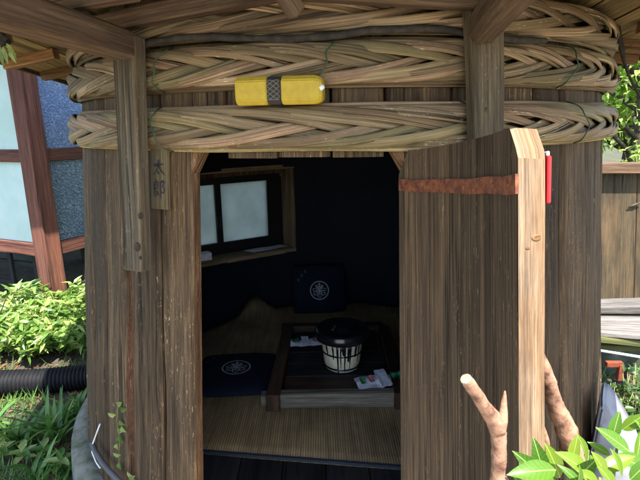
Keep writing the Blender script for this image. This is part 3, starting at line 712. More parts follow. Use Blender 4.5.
# red plate on the far side of the door's free edge
c = dtf(cp(dl+rd(.9), 1.556, .0035))
ex_ = (dtf(cp(dl+rd(2), 1.5, .0))-dtf(cp(dl, 1.5, .0))).normalized(); ez_ = (p1-p0).normalized()
me = beam_mesh('red_plate', (.05, .007, .085), M['redpaint'], .002); me.transform(frame_m(c, ex_, None, ez_)); o = link('red_plate', me)
tag(o, 'small bright red plate fixed to the far side of the open door', 'sign')
me = beam_mesh('bracket', (.03, .005, .008), M['whitepl'], .001); me.transform(frame_m(c+ez_*.047, ex_, None, ez_)); link('bracket', me, None, o)

# rope dangling from the eave on the right, with twigs
rt = thing('hanging_vine', U(612, 0, 2.3), 'dark dry vine with twigs dangling from the right eave', 'vine')
mb = MB(); pts = [U(x, y, 2.3) for x, y in ((608,-25), (610,0), (613,18), (618,34), (622,50), (624,60), (629,76), (638,93), (648,108))]
mb.tube(pts, [.02,.021,.019,.016,.013,.008,.006,.005,.005], 7, jit=.25); mb.obj('stem', M['darkrope'], rt)
for (a, b_) in (((612,8), (593,7)), ((616,26), (600,36)), ((615,20), (628,13)), ((620,40), (608,62)), ((619,38), (632,30)), ((622,52), (633,44)), ((611,4), (603,28))):
    mb = MB(); A, B_ = U(*a, 2.3), U(*b_, 2.34); mb.tube([A, (A+B_)/2+V((.004,0,.006)), B_], [.0022,.0018,.001], 5); mb.obj('twig', M['darkrope'], rt)

# ------------------------------------------------------------------ inside the room
FZ = .202
# rush mat, curled up against the lining
mb = MB(); RM = 1.17
fr = hp(0, .93, 0)
def in_front(p): return (V(p)-fr).dot(AX)
nA = 96; ring = []
for i in range(nA):
    a = 2*pi*i/nA; p = V((BC.x+RM*sin(a), BC.y-RM*cos(a), 0)); ex = in_front(p)
    if ex > 0: 
        p = p-AX*ex
    ring.append(p)
nR = 14; b0 = len(mb.v); mc = V((BC.x, BC.y+.25, 0))
for zo in (.014, 0):
    for k in range(nR+1):
        for p in ring:
            q = mc.lerp(p, k/nR); az = math.degrees(math.atan2(q.x-BC.x, -(q.y-BC.y)))
            lift = 0
            if k/nR > .72: lift = max(0, 1-abs(az+145)/9)*.17*((k/nR-.72)/.28)**1.5
            mb.v.append((q.x, q.y, FZ+zo+lift+noise.noise(q*3)*.004)); mb.uv.append((q.x, q.y))
for s in (0, 1):
    o_ = b0+s*(nR+1)*nA
    for k in range(nR):
        for i in range(nA):
            j = (i+1) % nA; q = (o_+k*nA+i, o_+(k+1)*nA+i, o_+(k+1)*nA+j, o_+k*nA+j)
            mb.f.append(q if s == 0 else q[::-1]); mb.sm.append(True); mb.mi.append(0)
for i in range(nA):
    j = (i+1) % nA; mb.f.append((b0+nR*nA+i, b0+(nR+1)*nA+nR*nA+i, b0+(nR+1)*nA+nR*nA+j, b0+nR*nA+j)); mb.sm.append(False); mb.mi.append(0)
mat_o = mb.obj('rush_mat', M['mat']); tag(mat_o, 'brown woven rush mat covering the floor of the round room', 'mat')
hw = sqrt(RM**2-.93**2)
timber('binding', hp(-hw, .925, FZ+.012), hp(hw, .925, FZ+.012), .022, .014, M['binding'], mat_o, .003, 1, 0)

def cushion(name, Mx, size, label, seedmarks):
    o = thing(name, Mx.translation, label, 'cushion', 'navy floor cushions'); hs = size/2; T = .045
    def hgt(x, y): return T*max(0, (1-abs(x)**4)*(1-abs(y)**4))**.45*(1+.08*noise.noise(V((x*2, y*2, seedmarks))))
    mb = MB()
    def sq(x, y): k = 1-.03*(1-abs(x))*0-.05*(x*x*y*y); return x*hs*k, y*hs*k
    for s in (1, -1):
        def fn(u, v):
            x, y = u*2-1, v*2-1; x = sin(x*pi/2); y = sin(y*pi/2); X, Y = sq(x, y)
            return Mx @ V((X, Y, T*.45+(hgt(x, y) if s > 0 else -hgt(x, y)*.45))), (X, Y)
        mb.grid(fn, 20, 20, True, s < 0)
    mb.obj('cover', M['navy'], o)
    def on(x, y): return Mx @ V((x*hs, y*hs, T*.45+hgt(x, y)+.0025))
    def rib(mb, pts, w):
        for k in range(len(pts)-1):
            a, b = V(pts[k]), V(pts[k+1]); t = (b-a).normalized(); n_ = V((-t.y, t.x))
            mb.poly([on(*(a+n_*w)), on(*(a-n_*w)), on(*(b-n_*w)), on(*(b+n_*w))])
    mb = MB(); R = .34
    rib(mb, [(R*cos(2*pi*i/48), R*sin(2*pi*i/48)) for i in range(49)], .018)
    def leaf(cx, cy, an, L, W):
        pts = []
        for k in range(17):
            t = k/16*2*pi; x = L*.5*(1-cos(t)); y = W*sin(t)*(1+.25*sin(5*t)); pts.append((cx+x*cos(an)-y*sin(an), cy+x*sin(an)+y*cos(an)))
        return pts
    for an in (-90, -150, -30): rib(mb, leaf(0, -.02, rd(an), .25, .08), .010); rib(mb, [(0,-.02), (.2*cos(rd(an)), -.02+.2*sin(rd(an)))], .007)
    for an, L in ((90, .27), (60, .22), (120, .22)):
        e = V((L*cos(rd(an)), L*sin(rd(an))-.02)); rib(mb, [(0,-.02), tuple(e)], .007)
        for f in (.45, .75, 1):
            c = e*f; rib(mb, [(c.x+.032*cos(i*pi/4), c.y+.032*sin(i*pi/4)) for i in range(9)], .009)
    for an in (10, 170): rib(mb, leaf(0, 0, rd(an), .26, .05), .009)
    mb.obj('crest', M['thread'], o)
    for k in range(3):
        mb = MB(); cx, cy = -.78+k*.13, .42+k*.16
        for (p, q) in (((-.05,.03), (.05,.04)), ((0,.06), (-.01,-.05)), ((-.04,-.03), (.05,-.04))): rib(mb, [(cx+p[0], cy+p[1]), (cx+q[0], cy+q[1])], .014)
        mb.obj('embroidered_mark', M['grey_thread'], o)
    return o
c = UZ(237, 369, .26); cushion('floor_cushion', Matrix.Translation((c.x-.0, c.y-.02, FZ+.014)) @ Matrix.Rotation(rd(3), 4, 'Z'), .5, 'navy cushion with white round crest lying flat on the mat', 1)
c = U(319, 291, 3.92); cushion('floor_cushion', Matrix.Translation(c) @ Matrix.Rotation(rd(4), 4, 'Z') @ Matrix.Rotation(rd(66), 4, 'X'), .44, 'navy cushion with white round crest standing propped against the back wall', 2)

# sunken-hearth frame with a dark board
hth = thing('hearth_frame', UZ(340, 400, FZ), 'low square hearth frame of grey beams with a dark board inside on the mat', 'hearth')
hz0 = FZ+.016; HL, HR, HF, HB = -.27, .43, 2.44, 3.36
hz = .10
def hb(name, x0, y0, x1, y1, wd, ht, mat): timber(name, (x0, y0, hz0+ht/2), (x1, y1, hz0+ht/2), wd, ht, mat, hth, .004, 4, .002)
hb('beam', HL-.01, HF, HR+.02, HF, .06, hz*.85, M['hearth'])
hb('beam', HL-.02, HB, HR+.02, HB, .07, hz*.9, M['darkwood'])
hb('beam', HL, HF-.06, HL+.03, HB-.06, .075, hz, M['darkwood']); hb('beam', HR, HF-.06, HR+.02, HB-.06, .075, hz, M['darkwood'])
hb('foot', HL-.075, HF+.03, HL-.01, HF+.03, .06, .06, M['hearth'])
for i in range(5):
    y = HF+.06+i*.16; hb('plank', HL+.05, y+.08, HR-.045, y+.08, .158, .055+.001*(i % 2), M['darkwood'] if i == 0 else M['sill'])
# the pot
pc_ = UZ(342, 366, hz0+.06); pc_.z = hz0+.0615
pot = thing('lidded_pot', pc_, 'cream glazed pot with dripping black glaze and wide black lid on the hearth board', 'pot')
mb = MB(); mb.lathe([(.0,.0), (.083,.0), (.092,.008), (.1,.05), (.106,.1), (.112,.15), (.118,.162), (.118,.168), (.1,.168), (.0,.165)], pc_, 44); mb.obj('body', M['cream'], pot)
mb = MB(); mb.lathe([(.0,.169), (.13,.169), (.146,.182), (.15,.2), (.146,.222), (.135,.232), (.128,.23), (.12,.222), (.06,.216), (.05,.22), (.045,.235), (.03,.243), (.0,.244)], pc_, 44); mb.obj('lid', M['blackglaze'], pot)
for z, rr in ((.103, .1085), (.022, .0975)):
    mb = MB(); mb.lathe([(rr-.004, z-.005), (rr, z-.004), (rr+.001, z), (rr, z+.005), (rr-.004, z+.006)], pc_, 44); mb.obj('band', M['blackglaze'], pot)
for an, z1, wd in ((-118, .08, .006), (-105, .0, .007), (-96, .03, .005), (-84, .01, .006), (-74, .07, .009), (-68, .02, .005), (-52, .09, .008), (-138, .1, .006), (-40, .05, .005), (-88, .11, .012)):
    mb = MB(); pts = []
    for k in range(9):
        z = .165+(z1+.006-.165)*k/8; rr = .0895+(z/.15)*.0235 if z > .02 else .088+z*.3; a = rd(an)+.02*noise.noise(V((an, z*30, 0)))
        pts.append(pc_+V((cos(a)*rr, sin(a)*rr, z)))
    mb.tube(pts, [wd*(1-.4*k/8) for k in range(9)], 6); mb.obj('glaze_drip', M['blackglaze'], pot)

SM = Matrix.Translation(pc_) @ Matrix.Scale(1.12, 4) @ Matrix.Translation(-pc_)
for o in pot.children: o.data.transform(SM)
# paper packets
def packet(c, rz, sc, label):
    o = thing('paper_packet', c, label, 'packet', 'paper packets beside the pot'); Mx = Matrix.Translation(c) @ Matrix.Rotation(rz, 4, 'Z') @ Matrix.Scale(sc, 4)
    def sheet(name, x0, x1, y0, y1, z, mat, curl=.012, th=.006, par=o):
        mb = MB()
        for s in (0, 1):
            mb.grid(lambda u, v: (Mx @ V((x0+(x1-x0)*u, y0+(y1-y0)*v, z+(th if s == 0 else 0)+.5*curl*(noise.noise(V((u*2.5+x0*9, v*2, z*40)))+.6*u*u))), (u, v)), 8, 4, False, s == 1)
        return mb.obj(name, mat, par)
    sheet('folded_sheet', -.1, .0, -.045, .045, .012, M['paper'], .02)
    sheet('folded_sheet', .0, .1, -.035, .04, .012, M['paper'], .02)
    k = sheet('knot', -.012, .03, -.055, .065, .024, M['paper'], .008)
    sheet('printed_patch', .045, .09, -.02, .025, .032, M['greenprint'], .02, .002)
    for i in range(2): sheet('printed_patch', -.085+.035*i, -.068+.035*i, -.025, .025, .026+.004*i, M['redprint'] if i else M['greenprint'], .02, .001)
c = UZ(381, 385, hz0+.06); packet(V((c.x, c.y, hz0+.062)), rd(10), 1.45, 'white paper packet with green print at the front of the hearth board')
c = UZ(307, 345, hz0+.06); packet(V((c.x, c.y, hz0+.062)), rd(188), 1.15, 'white paper packet with green print behind the pot on the left')
mb = MB(); A = UZ(322, 392, hz0+.06); mb.tube([V((A.x, A.y, hz0+.066)), V((A.x+.05, A.y-.005, hz0+.067))], .004, 6)
tag(mb.obj('chalk_stick', M['paper']), 'short white stick lying near the front beam of the hearth', 'stick')
# papers and a box on the window sill
mb = MB(); c = wp(.1, zBm+.0205, 1.27)
for s in (0, 1):
    mb.grid(lambda u, v: (c+WD*(-.16+.34*u+.05*v)+WN*(-.05+.11*v)+V((0,0,.001+.012*noise.noise(V((u*2, v*2, 0)))*(u)+.004*(1-s))), (u, v)), 8, 4, False, s == 0)
tag(mb.obj('paper_sheets', M['paper']), 'loose white sheet of paper lying on the window sill', 'paper')
me = beam_mesh('sill_box', (.12, .08, .06), M['paper'], .004); me.transform(frame_m(wp(-.43, zBm+.0485, 1.25), WD)); tag(link('sill_box', me), 'small pale box on the window sill by the left jamb', 'box')
mb = MB(); c = U(366, 307, 4.0); mb.tube([c, c+V((0,0,.035))], .004, 6); tag(mb.obj('white_mark', M['whitepl']), 'tiny white mark low on the dark back wall', 'mark')  # small upright white mark low on the back wall

# ------------------------------------------------------------------ left: neighbouring building
bld = thing('red_framed_building', (-2.55, 4.4, 0), 'raised building with red-stained timber frame and figured glass panels', 'building')
K = V((-2.52, 4.4, 0)); dR = V((.45, .9, 0)).normalized(); dLf = V((-.92, .39, 0)).normalized()
timber('corner_post', K+V((0,0,-.05)), K+V((0,0,2.75)), .17, .16, M['redwood'], bld, .006, 6, .002, up=tuple(dR))
def bar(d, t0, t1, z, wd, ht, name='rail'): timber(name, K+d*t0+V((0,0,z)), K+d*t1+V((0,0,z)), wd, ht, M['redwood'], bld, .005, 4, .001)
for d, n_, off in ((dR, 3, .0), (dLf, 3, .0)):
    L = 3.4
    for z, ht in ((1.50, .11), (.64, .12), (2.55, .12)): bar(d, .09, L, z, .09, ht)
    nb = 3; stp = L/nb
    for i in range(nb):
        a, b_ = .09+i*stp, (i+1)*stp-.02
        timber('stile', K+d*(b_+.02)+V((0,0,-.05)), K+d*(b_+.02)+V((0,0,2.7)), .1, .1, M['redwood'], bld, .005, 2, .001, up=tuple(d))
        for z0, z1, mt in ((.70, 1.445, 'greyglass' if d is dR else 'palepanel'), (1.555, 2.49, 'skyglass' if d is dR else 'palepanel')):
            c = K+d*((a+b_)/2)+V((0,0,(z0+z1)/2)); me = beam_mesh('panel', (b_-a, .012, z1-z0), M[mt], .001); me.transform(frame_m(c, d)); link('panel', me, None, bld)
for i in range(9):
    for d in (dR, dLf):
        q = K+d*(.3+i*.36)+V((0,.12,0)); timber('underfloor_slat', q+V((0,0,-.02)), q+V((0,0,.57)), .03, .05, M['dark'], bld, .003, 1, 0, up=tuple(d))
for d in (dR, dLf):
    for z in (.2, .42): timber('underfloor_slat', K+d*.2+V((0,.15,z)), K+d*3.3+V((0,.15,z)), .03, .04, M['dark'], bld, .003, 1, 0)
# floor and overhanging roof of that building
mb = MB(); c0 = K; c1 = K+dR*3.5; c2 = K+dR*3.5+dLf*3.5; c3 = K+dLf*3.5
mb.poly([p+V((0,.0,.6)) for p in (c3, c2, c1, c0)]); mb.poly([p+V((0,0,.57)) for p in (c0, c1, c2, c3)]); mb.obj('floor_deck', M['dark'], bld)
mb = MB(); e0 = K-(dR+dLf)*.75; e1 = c1+dR*.7-dLf*.75; e2 = c2+(dR+dLf)*.7; e3 = c3+dLf*.7-dR*.75; pk = (c0+c2)/2+V((0,0,3.5))
for a, b_ in ((e0, e1), (e1, e2), (e2, e3), (e3, e0)): mb.poly([a+V((0,0,2.72)), b_+V((0,0,2.72)), pk]); 
mb.poly([p+V((0,0,2.70)) for p in (e3, e2, e1, e0)]); mb.obj('roof', M['beam'], bld)
mb = MB()
for a, b_ in ((c1, c2), (c2, c3)): mb.poly([a+V((0,0,.62)), b_+V((0,0,.62)), b_+V((0,0,2.7)), a+V((0,0,2.7))])
mb.obj('rear_wall', M['dark'], bld)

# ------------------------------------------------------------------ foliage builders
def leaves_mesh(name, items, mat, fold=.25):
    """items: (pos, dir, up, length, width); six-vertex folded leaves with a pointed tip, one 'rnd' value each"""
    vs, fs, rv = [], [], []
    for (p, d, up, L, W) in items:
        d = d.normalized(); s = d.cross(up)
        if s.length < 1e-4: s = d.orthogonal()
        s.normalize(); n = s.cross(d); b = len(vs); q = random.random(); dr = n*(-L*.18*random.uniform(.2,1.4))
        vs += [p, p+d*L*.3+s*W*.48+n*W*fold, p+d*L*.3-s*W*.48+n*W*fold, p+d*L*.68+s*W*.36+n*W*fold*.8+dr*.5, p+d*L*.68-s*W*.36+n*W*fold*.8+dr*.5, p+d*L+dr, p+d*L*.34, p+d*L*.68+dr*.5]
        fs += [(b, b+6, b+1), (b, b+2, b+6), (b+1, b+6, b+7, b+3), (b+6, b+2, b+4, b+7), (b+3, b+7, b+5), (b+7, b+4, b+5)]
        rv += [q]*8
    me = bpy.data.meshes.new(name); me.from_pydata([tuple(v) for v in vs], [], fs)
    at = me.attributes.new('rnd', 'FLOAT', 'POINT'); at.data.foreach_set('value', rv)
    me.polygons.foreach_set('use_smooth', [True]*len(fs)); me.materials.append(mat); me.update(); return me
def rv3(): 
    return V((random.gauss(0,1), random.gauss(0,1), random.gauss(0,1))).normalized()
def shrub(c, rad, h, nst, nleaf, L, mat, label, cat, group, name='leafy_shrub'):
    o = thing(name, c, label, cat, group); items = []; st = MB()
    for k in range(nst):
        an = random.uniform(0, 2*pi); rr = rad*sqrt(random.random()); tip = c+V((cos(an)*rr, sin(an)*rr, h*random.uniform(.55,1.0)*(1-.35*(rr/rad)**2)))
        base = c+V((cos(an)*rr*.35, sin(an)*rr*.35, 0)); mid = base.lerp(tip, .5)+V((0,0,h*.08)); st.tube([base, mid, tip], [.006,.004,.002], 5)
        for q in range(nleaf):
            f = random.uniform(.35, 1.02); p = base.lerp(tip, f)+rv3()*.02; a2 = random.uniform(0, 2*pi)
            d = V((cos(a2), sin(a2), random.uniform(-.6,.9))); items.append((p, d, V((0,0,1))+rv3()*.8, L*random.uniform(.6,1.3), L*random.uniform(.28,.45)))
    link('foliage', leaves_mesh('foliage', items, mat), None, o); st.obj('stem', M['stem'], o); return o
def tree(c, h, cr, ch, nl, L, mat, label, group, trunk=.1):
    o = thing('broadleaf_tree', c, label, 'tree', group); tb = MB()
    top = c+V((0,0,h)); pts = [c+V((0,0,-.1))]+[c+V((noise.noise(V((c.x, k, 0)))*.15, noise.noise(V((c.y, k, 5)))*.15, h*k/6)) for k in range(1, 7)]
    tb.tube(pts, [trunk*(1.15-k*.15) for k in range(7)], 9, jit=.08); items = []; clumps = []
    for k in range(34):
        f = random.uniform(.3, 1); b = c+V((0,0,h*f)); an = random.uniform(0, 2*pi); e = random.uniform(-.5,1)
        tip = c+V((cos(an)*cr*sqrt(1-abs(e)**2*.7)*random.uniform(.55,1), sin(an)*cr*sqrt(1-abs(e)**2*.7)*random.uniform(.55,1), h*.72+ch*e*.6))
        s = c+V((0,0,min(h*.95, max(h*.25, tip.z-c.z-.5*(tip-c).xy.length)))); m_ = s.lerp(tip, .5)+V((0,0,.1)); tb.tube([s, m_, tip], [trunk*.35, trunk*.2, trunk*.06], 5)
        clumps.append((tip, random.uniform(.3,.55)*cr)); clumps.append((m_.lerp(tip, .3), .3*cr))
    for (q, rr) in clumps:
        for k in range(nl//len(clumps)):
            p = q+rv3()*rr*random.random()**.45; p.z = q.z+(p.z-q.z)*.65; d = rv3()+V((0,0,-.25)); items.append((p, d, V((0,0,1))+rv3()*.5, L*random.uniform(.7,1.3), L*random.uniform(.4,.6)))
    tb.obj('trunk', M['barkdark'], o); link('crown', leaves_mesh('crown', items, mat), None, o); return o

# ------------------------------------------------------------------ left: plants, pipe, ground cover
spots = [(-2,352,3.62,.42,'at the far left edge of the bed'), (34,352,3.6,.4,'in the middle of the bed before the red post'), (72,350,3.62,.38,'against the tub behind the black pipe'),
         (14,330,4.0,.5,'behind the front row, left of the red post'), (70,330,3.98,.4,'at the foot of the red post'), (100,330,4.3,.42,'half hidden behind the tub'), (-40,345,3.7,.45,'running out of the picture on the left')]
for i, (x, y, Y, hh, lb) in enumerate(spots):
    p = U(x, y, Y); p.z = 0; shrub(p, .34, hh, 42, 24, .088, M['leaf_bright'], 'sunlit bright green leafy shrub '+lb, 'shrub', 'sunlit shrubs left of the tub')
# a taller spray of pointed leaves
sp_ = thing('leafy_spray', U(3, 330, 3.0), 'thin arching stem with pale pointed leaves rising over the shrubs at left', 'plant'); base = U(-6, 330, 2.9); tip = U(28, 286, 2.85)
mb = MB(); mid = U(6, 298, 2.9); mb.tube([base, mid, tip], [.005,.004,.002], 5); mb.obj('stem', M['stem'], sp_); lm = None
for k in range(13):
    f = k/12; p = mid.lerp(tip, f); d = V((random.uniform(-.6,1), random.uniform(-.5,.3), random.uniform(-.2,.5)))
    link('leaf', leaves_mesh('leaf', [(p, d, V((0,-.3,1)), .1, .032)], M['leaf_bright']), None, sp_)
# black corrugated pipe
mb = MB(); path = [V((-3.4, 3.05, .06)), V((-2.3, 3.02, .075)), U(2, 383, 2.95)+V((0,0,.0)), U(45, 381, 3.0), U(92, 376, 3.05), U(135, 372, 3.1)]
fine = []; 
for k in range(len(path)-1):
    n_ = max(2, int((path[k+1]-path[k]).length/.006))
    fine += [path[k].lerp(path[k+1], q/n_) for q in range(n_)]
mb.tube(fine, [.078+.0085*(1 if (k//2) % 2 else -1)*(.9) for k in range(len(fine))], 18)
tag(mb.obj('corrugated_pipe', M['blackpl']), 'black corrugated drain pipe lying on the ground left of the tub', 'pipe')
# strap-leaved clumps
def clump(c, n, L, label, group, w=.014):
    o = thing('strap_leaf_clump', c, label, 'plant', group)
    for k in range(n):
        an = random.uniform(0, 2*pi); ln = L*random.uniform(.6,1.15); d = V((cos(an), sin(an), 0)); sd = V((-sin(an), cos(an), 0)); lean = random.uniform(.25,.95)
        vs, fs, m_ = [], [], 8; b0 = c+V((random.uniform(-.05,.05), random.uniform(-.05,.05), -.01))
        for j in range(m_+1):
            f = j/m_; p = b0+d*ln*lean*(f**1.5)+V((0,0,ln*(f*1.0-f*f*.62*lean*1.15))); ww = w*(1-f**2.5)*(.6+.4*min(1, f*4))+.0006
            vs += [p+sd*ww, p+V((0,0,-ww*.5)), p-sd*ww]
        for j in range(m_):
            q = j*3; fs += [(q, q+1, q+4, q+3), (q+1, q+2, q+5, q+4)]
        me = bpy.data.meshes.new('blade'); me.from_pydata([tuple(v) for v in vs], [], fs); me.materials.append(M['blade'])
        me.polygons.foreach_set('use_smooth', [True]*len(fs)); link('blade', me, None, o)
g = 'strap-leaved clumps left of the tub'
for x, y, n, L, lb in ((56,440,34,.36,'largest of the clumps, close to the tub'), (22,445,26,.3,'at left, in front of the black pipe'), (76,418,20,.26,'beside the tub just below the pipe'), (-4,440,22,.3,'cut by the left edge of the picture'), (40,478,16,.22,'lowest, at the bottom edge of the picture'), (70,472,14,.2,'small one near the concrete ring')):
    p = UZ(x, y, 0); clump(p, n, L, 'dark green strap-leaved clump '+lb, g)
# small broad-leaved weeds
for x, y, lb in ((24,466,'at lower left below the strap leaves'), (2,462,'pale, at the lower left edge'), (62,474,'by the bottom edge near the concrete ring'), (46,462,'between two strap-leaved clumps')):
    c = UZ(x, y, 0); o = thing('small_weed', c, 'small broad-leaved weed '+lb, 'weed', 'broad-leaved weeds')
    mb = MB(); mb.tube([c, c+V((.005,0,.09))], .003, 5); mb.obj('stem', M['stem'], o)
    for k in range(7):
        an = k*2.4; link('leaf', leaves_mesh('leaf', [(c+V((0,0,.04+.008*k)), V((cos(an), sin(an), .3)), V((0,0,1)), .085, .045)], M['leaf_bright']), None, o)
# leaf litter and low grass
items = []
for k in range(2600):
    x, y = random.uniform(-3.2,-1.0), random.uniform(1.0,3.8)
    if math.hypot(x-BC.x, y-BC.y) < 1.6: continue
    a = random.uniform(0, 2*pi); items.append((V((x, y, gz(x, y)+.008)), V((cos(a), sin(a), random.uniform(-.1,.3))), V((0,0,1))+rv3()*.3, random.uniform(.025,.06), random.uniform(.01,.022)))
for k in range(1400):
    x, y = random.uniform(1.0,3.2), random.uniform(.9,4)
    if math.hypot(x-BC.x, y-BC.y) < 1.6: continue
    a = random.uniform(0, 2*pi); items.append((V((x, y, gz(x, y)+.008)), V((cos(a), sin(a), random.uniform(-.1,.3))), V((0,0,1))+rv3()*.3, random.uniform(.025,.06), random.uniform(.01,.022)))
tag(link('leaf_litter', leaves_mesh('leaf_litter', items, M['deadleaf'])), 'dry brown leaf litter on the soil', None, None, 'stuff')
items = []
for k in range(5200):
    x, y = random.uniform(-3.0,-1.1), random.uniform(1.2,3.3)
    if math.hypot(x-BC.x, y-BC.y) < 1.6 or noise.noise(V((x*2.2, y*2.2, 4))) < -.05: continue
    a = random.uniform(0, 2*pi); items.append((V((x, y, gz(x, y))), V((cos(a)*.6, sin(a)*.6, 1)), V((0,1,.1)), random.uniform(.05,.14), random.uniform(.004,.008)))
for k in range(2500):
    x, y = random.uniform(1.2,3.4), random.uniform(1.0,4)
    if math.hypot(x-BC.x, y-BC.y) < 1.6: continue
    a = random.uniform(0, 2*pi); items.append((V((x, y, gz(x, y))), V((cos(a)*.6, sin(a)*.6, 1)), V((0,1,.1)), random.uniform(.05,.14), random.uniform(.004,.01)))
tag(link('grass', leaves_mesh('grass', items, M['blade'])), 'thin short grass growing through the litter', None, None, 'stuff')
# climbing ivy on the tub
iv = thing('climbing_ivy', cp(rd(-41), .35, .02), 'small green ivy climbing the staves left of the doorway', 'ivy')
pts = [on_wall(x, y, .008) for x, y in ((121,484), (119,458), (120,438), (117,420), (118,404))]
mb = MB(); mb.tube(pts, .0025, 5); mb.obj('stem', M['stem'], iv)
for x, y in ((117,405), (120,409), (116,415), (119,420), (121,426), (117,430), (120,436), (119,442), (117,449), (121,455), (133,476), (137,480), (129,479), (119,462)):
    p = on_wall(x, y, .01); a = random.uniform(0, 2*pi)
    link('leaf', leaves_mesh('leaf', [(p, V((cos(a), -.35, sin(a))), V((-.4,-1,0)), .035, .026)], M['leaf_bright']), None, iv)
# cable and grey hose at the foot of the tub
mb = MB(); pts = [on_wall(x, y, o_) for x, y, o_ in ((100,424,.012), (97,432,.02), (93,443,.03), (92,452,.035), (96,462,.03), (100,468,.03))]; mb.tube(pts, .0035, 6)
tag(mb.obj('white_cable', M['whitepl']), 'thin white cable curling at the foot of the tub', 'cable')
mb = MB(); pts = [on_wall(x, y, o_) for x, y, o_ in ((92,444,.03), (96,453,.035), (103,464,.04), (112,474,.045), (124,486,.05), (140,500,.05))]; mb.tube(pts, .012, 9)
tag(mb.obj('grey_hose', plain('grey_hose', (.1,.09,.085), .7)), 'dark grey hose hugging the foot of the tub', 'hose')
# dangling plant at the top left
hg = thing('hanging_sprig', U(2, 20, 1.7), 'yellow-green sprig dangling from the eave at the top left corner', 'plant')
mb = MB(); mb.tube([U(-4, 10, 1.7), U(2, 30, 1.7), U(4, 46, 1.7)], .003, 5); mb.obj('stem', M['darkrope'], hg)
me = bpy.data.meshes.new('root_ball'); bm = bmesh.new(); bmesh.ops.create_icosphere(bm, subdivisions=3, radius=.03)
for v in bm.verts: v.co *= 1+noise.noise(v.co*60)*.5
bm.to_mesh(me); bm.free(); me.transform(Matrix.Translation(U(1, 36, 1.7))); link('root_ball', me, M['darkrope'], hg)
for x, y, dx in ((0,44,-.2), (3,46,.1), (8,46,.5), (5,50,.1), (2,52,-.1), (9,50,.4), (6,43,.7)):
    link('leaf', leaves_mesh('leaf', [(U(x, y, 1.68), V((dx, -.1, -1)), V((0,-1,.2)), .045, .014)], M['leaf_bright']), None, hg)

# ------------------------------------------------------------------ right side
# plank fence
fn = thing('plank_fence', U(620, 240, 4.3), 'brown plank fence with dark cap rail behind the tub on the right', 'fence')
FY = 4.3
xL = U(560, 200, FY).x; zt_ = U(620, 170, FY).z
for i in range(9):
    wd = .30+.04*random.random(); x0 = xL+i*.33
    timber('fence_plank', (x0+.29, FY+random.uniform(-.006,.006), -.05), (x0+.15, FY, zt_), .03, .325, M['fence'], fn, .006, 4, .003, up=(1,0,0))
timber('cap_rail', (xL-.2, FY-.02, zt_+.03), (xL+3.1, FY-.02, zt_-.01), .16, .09, M['beam'], fn, .008, 4, .004)
mb = MB(); p = U(634, 205, FY-.03); mb.tube([p+V((.06,-.01,.03)), p, p+V((-.05,-.0,-.02))], [.004,.012,.004], 6); mb.obj('knot', M['barkdark'], fn)
# low stand stacked with weathered boards
st = thing('plank_stand', U(620, 350, 2.9), 'low stand of weathered boards on mossy supports beside the tub on the right', 'stand')
a, b_ = U(596, 306, 3.1), U(668, 304, 3.0); timber('plank', a, b_, .16, .045, M['greywood'], st, .006, 4, .004)
def quad_slab(name, pts, th, mat):
    mb = MB(); up_ = (V(pts[1])-V(pts[0])).cross(V(pts[3])-V(pts[0])).normalized()*th
    if up_.z < 0: up_ = -up_
    T = [V(p)+up_ for p in pts]; B_ = [V(p) for p in pts]; L = (T[1]-T[0]).length; W = (T[3]-T[0]).length
    q = [(0,0), (0,L), (W,L), (W,0)]
    mb.poly(T, q); mb.poly(B_[::-1], q[::-1])
    for k in range(4): mb.poly([B_[k], B_[(k+1) % 4], T[(k+1) % 4], T[k]], [(0,0), (0,.5), (th,.5), (th,0)])
    return mb.obj(name, mat, st)
for i in range(5):
    f0, f1 = i/5, (i+.94)/5; lo = (U(598, 336, 2.72), U(670, 342, 2.6)); hi_ = (U(598, 316, 3.08), U(672, 316, 3.0))
    quad_slab('board', [lo[0].lerp(hi_[0], f0), lo[1].lerp(hi_[1], f0), lo[1].lerp(hi_[1], f1), lo[0].lerp(hi_[0], f1)], .016+.006*random.random(), M['greywood'])
timber('support', U(592, 337, 2.75), U(668, 345, 2.65), .06, .04, M['mosswood'], st, .005, 4, .004)
timber('support', U(592, 346, 2.8), U(668, 349, 2.7), .05, .03, M['mosswood'], st, .005, 4, .004)
a = U(640, 345, 2.7); timber('leg', (a.x, a.y, .0), a, .06, .07, M['mosswood'], st, .006, 4, .004)
a = U(590, 345, 2.85); timber('leg', (a.x, a.y, .0), a, .06, .06, M['mosswood'], st, .006, 4, .004)
mb = MB(); mb.tube([U(596, 350, 2.62), U(640, 357, 2.55), U(680, 363, 2.5)], .008, 8); tag(mb.obj('white_rod', M['whitepl']), 'thin white rod leaning across the front of the plank stand', 'rod')
a = U(606, 364, 2.7); b_ = U(622, 364, 2.7); o = timber('rusty_bracket', a, b_, .03, .032, M['rustpaint'], None, .003, 3, .003); tag(o, 'orange rusty angle bracket under the plank stand', 'bracket')
timber('lower_arm', U(621, 364, 2.695), U(619, 380, 2.695), .03, .03, M['rustpaint'], o, .003, 3, .003, up=(1,0,0))
mb = MB(); p = [U(585, 345, 3.15), U(690, 350, 3.1)]; q = [V((p[0].x, p[0].y, 0)), V((p[1].x, p[1].y, 0))]
mb.grid(lambda u, v: (q[0].lerp(q[1], u).lerp(p[0].lerp(p[1], u), v)+V((0,.03*sin(u*19),0)), (u, v)), 24, 6, True, False)
mb.grid(lambda u, v: (q[0].lerp(q[1], u).lerp(p[0].lerp(p[1], u), v)+V((0,.012+.03*sin(u*19),0)), (u, v)), 24, 6, True, True); tag(mb.obj('back_sheet', M['tarp']), 'dark mossy sheet closing the back of the plank stand', 'sheet')
